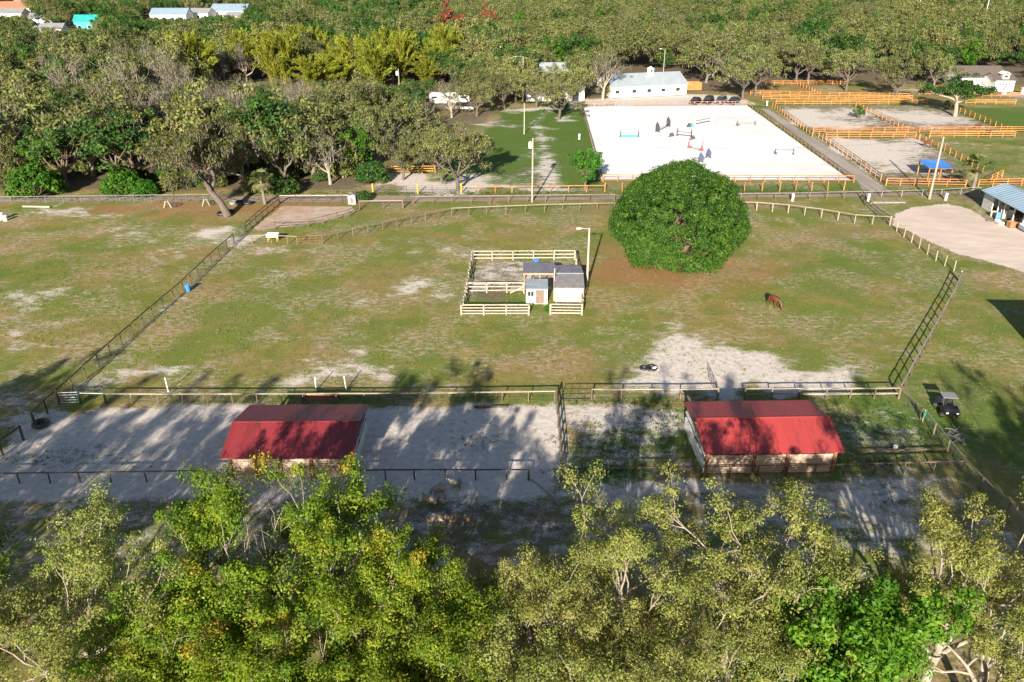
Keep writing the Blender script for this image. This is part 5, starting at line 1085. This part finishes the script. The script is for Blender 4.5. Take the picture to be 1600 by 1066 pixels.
def palm_proto(key, seed, h):
    rng = np.random.default_rng(seed); P = np.array([[0, 0, 0], [.05, 0, h * .4], [.1, .03, h * .75], [.12, .05, h]]); tr = tubes([(P, np.array([.26, .21, .2, .19]), 0)], M_bark, 'trunk'); Vs = []; tn = []
    for i in range(34):
        az = rng.uniform(0, 6.28); el = rng.uniform(-.75, 1.2); d = np.array([math.cos(az) * math.cos(el), math.sin(az) * math.cos(el), math.sin(el)]); o = P[-1] + np.array([0, 0, .1]); stem = o + d * rng.uniform(.9, 1.3); sd = nrmz(np.cross(d, UP)); upv = np.cross(sd, d)
        for k in range(13):
            an = (k - 6) * .2; q = nrmz(d * math.cos(an) + sd * math.sin(an) + np.array([0, 0, -.12])); L = rng.uniform(.75, 1.0); w = nrmz(np.cross(q, upv)) * .06; mid = stem + q * L * .55; tip = stem + q * L + np.array([0, 0, -.28]); Vs += [stem, mid + w, tip, mid - w]; tn.append(np.clip(.5 - .4 * (el < -.3) * -1 + rng.normal(0, .15), 0, 1))
        Vs += [o, o + d * .6 + sd * .025, stem, o + d * .6 - sd * .025]; tn.append(.6)
    V = np.array(Vs); PROTO[key] = (tr, np_mesh('crown', V, np.arange(len(V)).reshape(-1, 4), LM['palm'], np.repeat(tn, 4)), h, 2)
palm_proto('palm0', 131, 3.6); palm_proto('palm1', 132, 2.6)
def bush_proto(key, seed, leafm):
    rng = np.random.default_rng(seed); d = nrmz(rng.normal(0, 1, (150, 3))); d[:, 2] = np.abs(d[:, 2]); C = d * rng.uniform(.75, 1.05, (150, 1)) * np.array([2.6, 2.6, 2.6]) + np.array([0, 0, .6])
    st = [(np.array([[0, 0, 0], c * .5, c * .92]), np.array([.07, .045, .015]), 2) for c in C[:26]]
    PROTO[key] = (tubes(st, M_barkbrown, 'stem'), leaves(rng, C, 45, .5, .17, leafm, 'foliage', (.36, .14, .13), .8), 3.2, 2.8)
bush_proto('bush_bright', 141, LM['bright']); bush_proto('bush_green', 142, LM['green'])
def bush(key, p, label, s=1.0, group=None, sz=None):
    tr, cr, _, _ = PROTO[key]; t = thing('shrub', label, 'shrub', p, rnd.uniform(0, 6.28), group); t.scale = (s, s, sz or s); link('stem', tr, t); link('foliage', cr, t); return t

# single trees one can point to
place('fig', G(1054, 412), 'huge round dark green tree in the middle paddock', 'fig_tree', rz=1.3, s=.94, sz=1.0)
place('leanoak', G(356, 338), 'leaning grey live oak with a thick trunk beside the corral', s=1.12, rz=0)
place('park1', G(716, 298), 'tall slim live oak on the sandy clearing by the pipe fence', s=1.0, rz=1.0)
place('park2', G(630, 281), 'twisted live oak left of the amber three rail fence', s=.75, rz=4.0)
place('park0', G(661, 270), 'live oak growing at the amber three rail fence', s=.72, rz=5.0)
place('park2', G(546, 222), 'tall bare-stemmed oak above the left wood edge', s=1.25, rz=.3)
place('bright1', G(914, 299), 'small green tree at the near left arena corner', 'small_tree', s=.78)
place('park1', G(873, 187), 'live oak at the far left arena corner with sand at its foot', s=.95, rz=3.0)
place('park2', G(866, 162), 'thin live oak before the white barn wall', s=.85, rz=2.2)
place('bare1', G(942, 157), 'massive grey oak before the end of the long white stable', s=1.25, rz=1.0)
place('park0', G(768, 171), 'live oak right of the white trailer', s=.85, rz=1.5)
place('park2', G(788, 170), 'live oak between the trailer and the white barn', s=.85, rz=.5)
place('park1', G(838, 168), 'live oak hiding the left end of the white barn', s=.95, rz=4.1)
place('oak1', G(893, 160), 'live oak between the white barn and the long stable', s=.95, rz=.4)
place('oak3', G(915, 150), 'live oak behind the massive grey oak', s=1.1, rz=2.4)
place('oak2', G(806, 160), 'olive live oak left of the white barn', s=1.05, rz=2.9)
place('park0', G(602, 245), 'live oak at the lawn edge behind the amber fence', s=.95, rz=2.0)
place('oak4', G(640, 232), 'olive oak on the lawn behind the sandy clearing', s=.9, rz=5.0)
place('oak0', G(590, 205), 'olive oak at the right end of the left wood', s=1.0, rz=1.2)
place('park1', G(745, 182), 'live oak in front of the trailer on the lawn', s=.8, rz=3.9)
place('park2', G(690, 282), 'crooked live oak beside the slim clearing oak', s=.8, rz=1.9)
place('bare0', G(706, 184), 'bare grey tree in front of the white trailer', s=.8, rz=.5)
place('bare2', G(655, 200), 'bare grey tree left of the white trailer', s=.7, rz=.9)
place('broad', G(1492, 182), 'broad dark green tree with pale trunk by the driveway', 'shade_tree', s=1.12, rz=1.0)
place('bright0', G(1341, 186), 'tiny young tree in the upper sandy paddock', 'small_tree', s=.34)
place('park1', G(1398, 154), 'wide live oak at the amber fence rows', s=1.05, rz=2.6)
place('park0', G(1322, 142), 'live oak with leaning trunk left of the wide oak', s=1.1, rz=.8)
place('park2', G(1160, 156), 'live oak behind the parked cars', s=1.15, rz=1.8)
place('park1', G(1180, 150), 'large live oak right of the parked cars', s=1.15, rz=4.4)
place('park0', G(1243, 131), 'live oak at the wood edge orange fence', s=1.15, rz=3.3)
place('park2', G(1262, 130), 'twin stemmed live oak at the wood edge orange fence', s=1.1, rz=5.3)
place('bright0', G(100, 168), 'bright green tree rising from the grey left wood', 'green_tree', s=1.25)
place('rust', G(697, 78), 'rust red tree in the wood behind the bamboo', 'rust_tree', s=1.7, sz=1.6)
place('rust', G(768, 62), 'small rust brown tree right of the rust red one', 'rust_tree', s=1.1, sz=1.4)
place('palm0', G(414, 319), 'fan palm at the left corner of the sand corral', 'fan_palm', s=1.15)
place('palm1', G(1520, 297), 'fan palm beside the dirt road by the open shed', 'fan_palm', s=1.45)
place('palm1', G(1478, 170), 'small fan palm beside the broad green tree', 'fan_palm', s=.5)
bush('bush_bright', G(58, 306), 'big bright green shrub at the edge of the left wood', 1.55)
bush('bush_bright', G(195, 303), 'bright green shrub right of the litter patch', 1.25)
bush('bush_bright', G(228, 306), 'low yellow green shrub by the chain link fence', .8)
bush('bush_green', G(445, 304), 'green shrub behind the corral palm', .9)
bush('bush_green', G(568, 314), 'small green shrub beside the well hut', .5)
bush('bush_green', G(875, 170), 'dark shrub under the far left arena oak', .9)
bush('bush_bright', G(857, 487), 'tiny weed tuft between the two white sheds', .22)

# bamboo
rbm = np.random.default_rng(21)
for kb in range(34):
    x = rbm.uniform(385, 700) if kb < 27 else rbm.uniform(290, 390); y = rbm.uniform(100, 146)
    place(f'bamboo{kb % 4}', G(x, y), 'yellow green bamboo clump arching over the left wood ' + ('left of the rust red tree' if x > 600 else 'above the bare grey oaks' if x > 480 else 'above the leaning oak' if x > 385 else 'at the left end of the bamboo'), 'bamboo_clump', 'bamboo', rbm.uniform(.75, 1.25), rbm.uniform(0, 6.28), group='bamboo clumps in the left wood', sz=rbm.uniform(.8, 1.45))

# the woods: nearest trees one by one, the rest as one mass
def pip(x, y, poly):
    c = False; n = len(poly)
    for i in range(n):
        (x1, y1), (x2, y2) = poly[i], poly[i - 1]
        if (y1 > y) != (y2 > y) and x < (x2 - x1) * (y - y1) / (y2 - y1) + x1: c = not c
    return c
WP = lambda pts: [tuple(G(*p).xy) for p in pts]
clear = [WP([(560, 330), (575, 268), (640, 230), (650, 165), (660, 172), (735, 160), (735, 150), (800, 155), (830, 140), (920, 138), (960, 112), (1078, 110), (1090, 132), (1180, 138), (1190, 124), (1440, 120), (1450, 145), (1480, 118), (1640, 105), (2000, 330)]),
         WP([(118, 300), (130, 284), (182, 284), (190, 300)]),
         WP([(310, 39), (400, 39), (395, 20), (318, 20)]), WP([(-60, 40), (44, 40), (60, 10), (-60, 10)]), WP([(100, 62), (160, 58), (160, 38), (105, 40)]), WP([(215, 43), (320, 42), (320, 28), (215, 28)]), WP([(40, 72), (95, 70), (95, 48), (40, 48)]),
         WP([(845, 151), (887, 151), (890, 128), (840, 128)])]
bam = [G(x, y) for x, y in [(405, 128), (470, 128), (540, 128), (600, 128), (650, 130), (345, 122), (690, 145)]]
rw = np.random.default_rng(77); cand = []; cell = {}
def ok(x, y, d):
    ci, cj = int(x // 10), int(y // 10)
    for i in range(ci - 2, ci + 3):
        for j in range(cj - 2, cj + 3):
            for (a, b, e) in cell.get((i, j), ()):
                if (a - x) ** 2 + (b - y) ** 2 < ((d + e) / 2) ** 2: return False
    cell.setdefault((ci, cj), []).append((x, y, d)); return True
for _ in range(90000):
    y = 138 + 780 * rw.random() ** 1.35; x = rw.uniform(-1, 1) * (y * .72 + 25)
    px, py = PX(x, y)
    if px < -130 or px > 1730 or py > 292: continue
    if px > 560 and y < 200: continue
    if any(pip(x, y, c) for c in clear): continue
    if any((x - b.x) ** 2 + (y - b.y) ** 2 < 42 for b in bam): continue
    d = 6.6 + .006 * max(0, y - 200)
    if ok(x, y, d): cand.append((x, y, px, py))
cand.sort(key=lambda c: c[1])
kinds = []
def kind_at(px, py, r):
    if px < 620 and py > 112:                       # grey left wood
        if 210 < px < 500 and 130 < py < 235: return ('bare', 3) if r < .72 else ('oak', 5)
        return ('oak', 5) if r < .66 else ('bare', 3) if r < .78 else ('green', 3) if r < .96 else ('bright', 2)
    if px < 700: return ('green', 3) if r < .55 else ('oak', 5) if r < .93 else ('bright', 2)
    return ('oak', 5) if r < .68 else ('green', 3) if r < .90 else ('bare', 3) if r < .95 else ('bright', 2)
LOW = [(318, 392, 22, 560), (-80, 62, 22, 560), (40, 160, 42, 440), (215, 320, 25, 545), (390, 705, 124, 262), (300, 390, 122, 255), (650, 720, 62, 330)]
def low_scale(x, y, px, s, h=12.0):
    for x0, x1, yb, ymax in LOW:
        if x0 < px < x1 and y < ymax:
            while s > .3 and PX(x, y, h * s)[1] < yb: s *= .92
    return s
NM = dict(oak='oak_tree', bare='bare_oak', green='green_tree', bright='green_tree')
KN = dict(oak='olive grey live oak', bare='bare grey twiggy oak', green='dark green tree', bright='fresh green tree')
def wood_label(k, px, py):
    if px < 700:
        c = 'at the far left edge' if px < 90 else 'below the bright green tree' if px < 200 else 'above the leaning oak' if px < 330 else 'above the sand corral' if px < 450 else 'left of the sandy clearing' if px < 580 else 'towards the white trailer'
        r = 'front row' if py > 235 else 'middle rows' if py > 165 else 'hind rows'
        return f'{KN[k]}, {r}, left wood {c}'
    c = 'behind the white barns' if px < 930 else 'behind the long stable' if px < 1090 else 'behind the parked cars' if px < 1220 else 'behind the orange paddocks' if px < 1460 else 'around the brown roofed house'
    return f'{KN[k]} in the rear wood {c}'
far_pts = []
for i, (x, y, px, py) in enumerate(cand):
    k, n = kind_at(px, py, rw.random()); s = low_scale(x, y, px, rw.choice([.7, .85, 1.0, 1.12, 1.3]) * rw.uniform(.92, 1.08))
    if i < 300:
        z = 0 if px < 700 else 1
        place(f'{k}{rw.integers(0, n)}', Vector((x, y, 0)), wood_label(k, px, py), NM[k], s=s, group=('left' if z == 0 else 'rear') + ' wood ' + {'oak': 'live oaks', 'bare': 'bare oaks', 'green': 'dark green trees', 'bright': 'fresh green trees'}[k], sz=s * rw.uniform(.85, 1.12))
    else: far_pts.append((x, y, s, {'oak': 0, 'bare': 1, 'green': 2, 'bright': 3}[k]))
# far wood: one mass, crowns set out over a point cloud
def far_wood():
    NEWP = []
    coll = bpy.data.collections.new('far_tree_kinds')
    src = ['oak0', 'oak2', 'oak4', 'bare0', 'green0', 'green1', 'bright0']
    for j, k in enumerate(src):
        tr, cr, _, _ = PROTO[k]; a = bpy.data.objects.new(f'{j:02d}_kind', cr.copy()); coll.objects.link(a)
        n = len(cr.vertices)
    me = bpy.data.meshes.new('far_wood'); me.from_pydata([(x, y, 0) for x, y, s, k in far_pts], [], [])
    A = me.attributes.new('sc', 'FLOAT', 'POINT'); A.data.foreach_set('value', [s for _, _, s, _ in far_pts])
    pick = {0: (0, 1, 2), 1: (3,), 2: (4, 5), 3: (6,)}
    B = me.attributes.new('kd', 'INT', 'POINT'); B.data.foreach_set('value', [int(rw.choice(pick[k])) for *_, k in far_pts])
    ob = link('far_wood', me); ob['kind'] = 'stuff'; tag(ob, 'far mass of olive and green treetops reaching to the top edge', 'wood')
    ng = bpy.data.node_groups.new('far_wood', 'GeometryNodeTree'); ng.interface.new_socket('Geometry', in_out='INPUT', socket_type='NodeSocketGeometry'); ng.interface.new_socket('Geometry', in_out='OUTPUT', socket_type='NodeSocketGeometry')
    N = ng.nodes; Lk = ng.links; gi = N.new('NodeGroupInput'); gout = N.new('NodeGroupOutput'); ci = N.new('GeometryNodeCollectionInfo'); ci.inputs['Collection'].default_value = coll; ci.inputs['Separate Children'].default_value = True; ci.inputs['Reset Children'].default_value = True
    ip = N.new('GeometryNodeInstanceOnPoints'); ip.inputs['Pick Instance'].default_value = True
    na = N.new('GeometryNodeInputNamedAttribute'); na.data_type = 'FLOAT'; na.inputs['Name'].default_value = 'sc'
    nk = N.new('GeometryNodeInputNamedAttribute'); nk.data_type = 'INT'; nk.inputs['Name'].default_value = 'kd'
    rv = N.new('FunctionNodeRandomValue'); rv.data_type = 'FLOAT_VECTOR'; rv.inputs['Min'].default_value = (0, 0, 0); rv.inputs['Max'].default_value = (0, 0, 6.28)
    Lk.new(gi.outputs[0], ip.inputs['Points']); Lk.new(ci.outputs[0], ip.inputs['Instance']); Lk.new(na.outputs[0], ip.inputs['Scale']); Lk.new(nk.outputs[0], ip.inputs['Instance Index']); Lk.new(rv.outputs[0], ip.inputs['Rotation']); Lk.new(ip.outputs[0], gout.inputs[0])
    md = ob.modifiers.new('trees', 'NODES'); md.node_group = ng
    return ob
far_wood()
print('far trees', len(far_pts), 'cand', len(cand))

# foreground trees (their crowns fill the lower edge; they shade the pens)
FG = [('lime0', (515, 722), 13.6, .95, 'tall yellow green oak in front of the dark red barn'),
      ('lime1', (318, 742), 13.0, .92, 'orange tinged oak at the left of the dark red barn'),
      ('lime2', (622, 812), 11.6, .78, 'dense green oak in front of the sand pen'),
      ('lime4', (275, 880), 11.0, .9, 'orange flecked oak left of the centre foreground'),
      ('lime3', (560, 880), 10.8, 1.0, 'bright leafy oak at the bottom left of centre'),
      ('lime1', (690, 930), 10.0, .85, 'green oak at the bottom centre left'),
      ('lime2', (395, 950), 9.6, .9, 'green oak at the bottom between orange flecked oaks'),
      ('olive0', (85, 795), 12.4, .95, 'olive oak with pale limbs at the left edge'),
      ('olive3', (60, 930), 10.5, .9, 'grey olive oak at the bottom left corner'),
      ('lime0', (215, 985), 9.2, .85, 'leafy oak at the bottom left'),
      ('olive4', (830, 835), 11.6, .78, 'olive oak at the bottom centre'),
      ('olive2', (975, 785), 12.4, .85, 'olive oak with bright tuft right of centre'),
      ('olive1', (1160, 762), 13.0, 1.0, 'pale olive oak in front of the bright red barn'),
      ('olive0', (860, 950), 10.0, .9, 'pale limbed oak at the bottom centre'),
      ('olive3', (1060, 930), 10.2, .95, 'spreading olive oak at the bottom right of centre'),
      ('vivid', (1335, 878), 10.8, .98, 'vivid green tree at the bottom right'),
      ('olive2', (1520, 788), 12.8, 1.0, 'pale limbed olive oak at the lower right'),
      ('olive4', (1395, 862), 8.0, .42, 'small yellowish oak behind the vivid green tree'),
      ('olive1', (1610, 900), 10.5, .9, 'olive oak at the right edge of the foreground'),
      ('lime4', (500, 1010), 8.8, .85, 'sunlit oak crown at the bottom edge left of centre'),
      ('lime3', (640, 1040), 8.5, .8, 'sunlit oak crown at the bottom edge below the leafy oaks'),
      ('olive4', (960, 1030), 8.8, .8, 'olive crown at the bottom edge right of centre'),
      ('olive2', (780, 1040), 8.6, .8, 'olive crown at the bottom edge of the centre'),
      ('olive0', (1170, 1000), 8.8, .75, 'olive crown at the bottom edge left of the vivid tree'),
      ('dead', (425, 785), 11.2, .8, 'bare branched dead oak in front of the left barn')]
for k, top, h, s, lb in FG:
    tr, cr, H, R = PROTO[k]; p = G(top[0], top[1], h); p.z = 0
    place(k, p + Vector((0, -.6, 0)), lb, 'oak_tree', s=s, sz=h / H, rz=rnd.uniform(0, 6.28))

# further trees of the same grove, mostly below the frame
gi_ = 0
for (x, y, h, k) in [(-46, 31, 13.0, 'lime1'), (-39, 27, 13.5, 'olive3'), (-33, 31, 12.5, 'lime3'), (-44, 22, 14, 'lime2'), (-36, 18, 14, 'lime0'), (-29, 23, 13.5, 'olive0'), (28, 22, 13, 'lime2'), (33, 28, 13.0, 'olive2'), (39, 32, 13.5, 'lime0'), (36, 21, 14, 'olive1'), (45, 27, 14, 'lime3'), (-54, 26, 14, 'olive1'), (-52, 38, 12, 'lime0')]:
    place(k, Vector((x, y, 0)), 'oak of the same grove rising just below the picture edge', 'oak_tree', s=rnd.uniform(.95, 1.15), sz=h / PROTO[k][2], group='grove oaks below the picture edge')
# understorey along the wood edge
bush_proto('bush_oak', 143, LM['oak'])
rb = np.random.default_rng(9)
for i in range(46):
    px = rb.uniform(-60, 590); py = rb.uniform(262, 300) - (14 if px > 430 else 0)
    if 118 < px < 195 and py > 278: continue
    bush(['bush_oak', 'bush_oak', 'bush_green'][i % 3], G(px, py), ['olive', 'olive', 'green'][i % 3] + ' undergrowth bush at the foot of the left wood ' + ('by the left edge' if px < 120 else 'left of the leaning oak' if px < 330 else 'behind the corral palm' if px < 470 else 'by the well hut'), rb.uniform(.5, 1.2), group=['olive undergrowth of the left wood', 'olive undergrowth of the left wood', 'green undergrowth of the left wood'][i % 3])
# weeds in the pens and rough tufts of the pasture
KEEP1 = [(936, 288), (1336, 288), (1170, 160), (905, 162)]; KEEP2 = [(1380, 350), (1400, 318), (1480, 312), (1640, 340), (1640, 430), (1540, 415)]; KEEP3 = [(380, 366), (436, 316), (565, 316), (565, 336), (430, 364)]
def weeds(name, label, zones, m, seed):
    r = np.random.default_rng(seed); C = []; S = []
    for (px, py, rx, ry, n, sc) in zones:
        for _ in range(n):
            qx, qy = px + r.normal(0, rx * .6), min(py + r.normal(0, ry * .6), 1000)
            if pip(qx, qy, KEEP1) or pip(qx, qy, KEEP2) or pip(qx, qy, KEEP3) or qy < 150: continue
            q = G(qx, qy); C.append((q.x, q.y, 0)); S.append(sc * r.uniform(.5, 1.5))
    C, S = np.array(C), np.array(S); per = 9; N = len(C) * per; sr = np.repeat(S, per)[:, None]
    c = np.repeat(C, per, 0) + np.concatenate([r.normal(0, 1, (N, 2)), np.abs(r.normal(0, .45, (N, 1)))], 1) * sr + [0, 0, .03]
    a = nrmz(r.normal(0, 1, (N, 3)) * [1, 1, .5] + UP * .5); b = nrmz(np.cross(a, r.normal(0, 1, (N, 3)))); l = sr * r.uniform(.3, .7, (N, 1))
    V = np.stack([c - a * l, c + b * l * .4, c + a * l, c - b * l * .4], 1).reshape(-1, 3); V[:, 2] = np.maximum(V[:, 2], .012)
    o = link(name, np_mesh(name, V, np.arange(N * 4).reshape(N, 4), m, np.repeat(np.clip(r.normal(.35, .15, N), 0, .7), 4))); o['kind'] = 'stuff'; tag(o, label, 'weeds'); return o
weeds('pen_weeds', 'low green weeds spread over the front pens', [(960, 690, 80, 30, 420, .10), (1030, 665, 50, 34, 200, .10), (940, 735, 60, 8, 160, .11), (990, 630, 90, 6, 150, .11), (1350, 650, 70, 34, 300, .10), (1400, 690, 80, 30, 300, .10), (1400, 725, 80, 8, 140, .11), (745, 690, 40, 18, 110, .09), (110, 716, 110, 18, 260, .09), (1392, 775, 20, 26, 60, .1), (500, 622, 400, 4, 260, .1)], LM['green'], 3)
weeds('pasture_tufts', 'rough grass tufts scattered over the pastures', [(650, 480, 500, 110, 3600, .10), (1150, 480, 350, 110, 2400, .10), (150, 450, 260, 110, 2200, .10), (1560, 600, 120, 130, 700, .09), (800, 350, 500, 16, 900, .11)], LM['olive'], 4)
weeds('verge_weeds', 'weeds growing along the fence lines', [(700, 303, 300, 3, 500, .16), (1130, 300, 200, 3, 420, .16), (230, 312, 260, 3, 300, .14), (1450, 300, 120, 4, 200, .14)], LM['green'], 5)
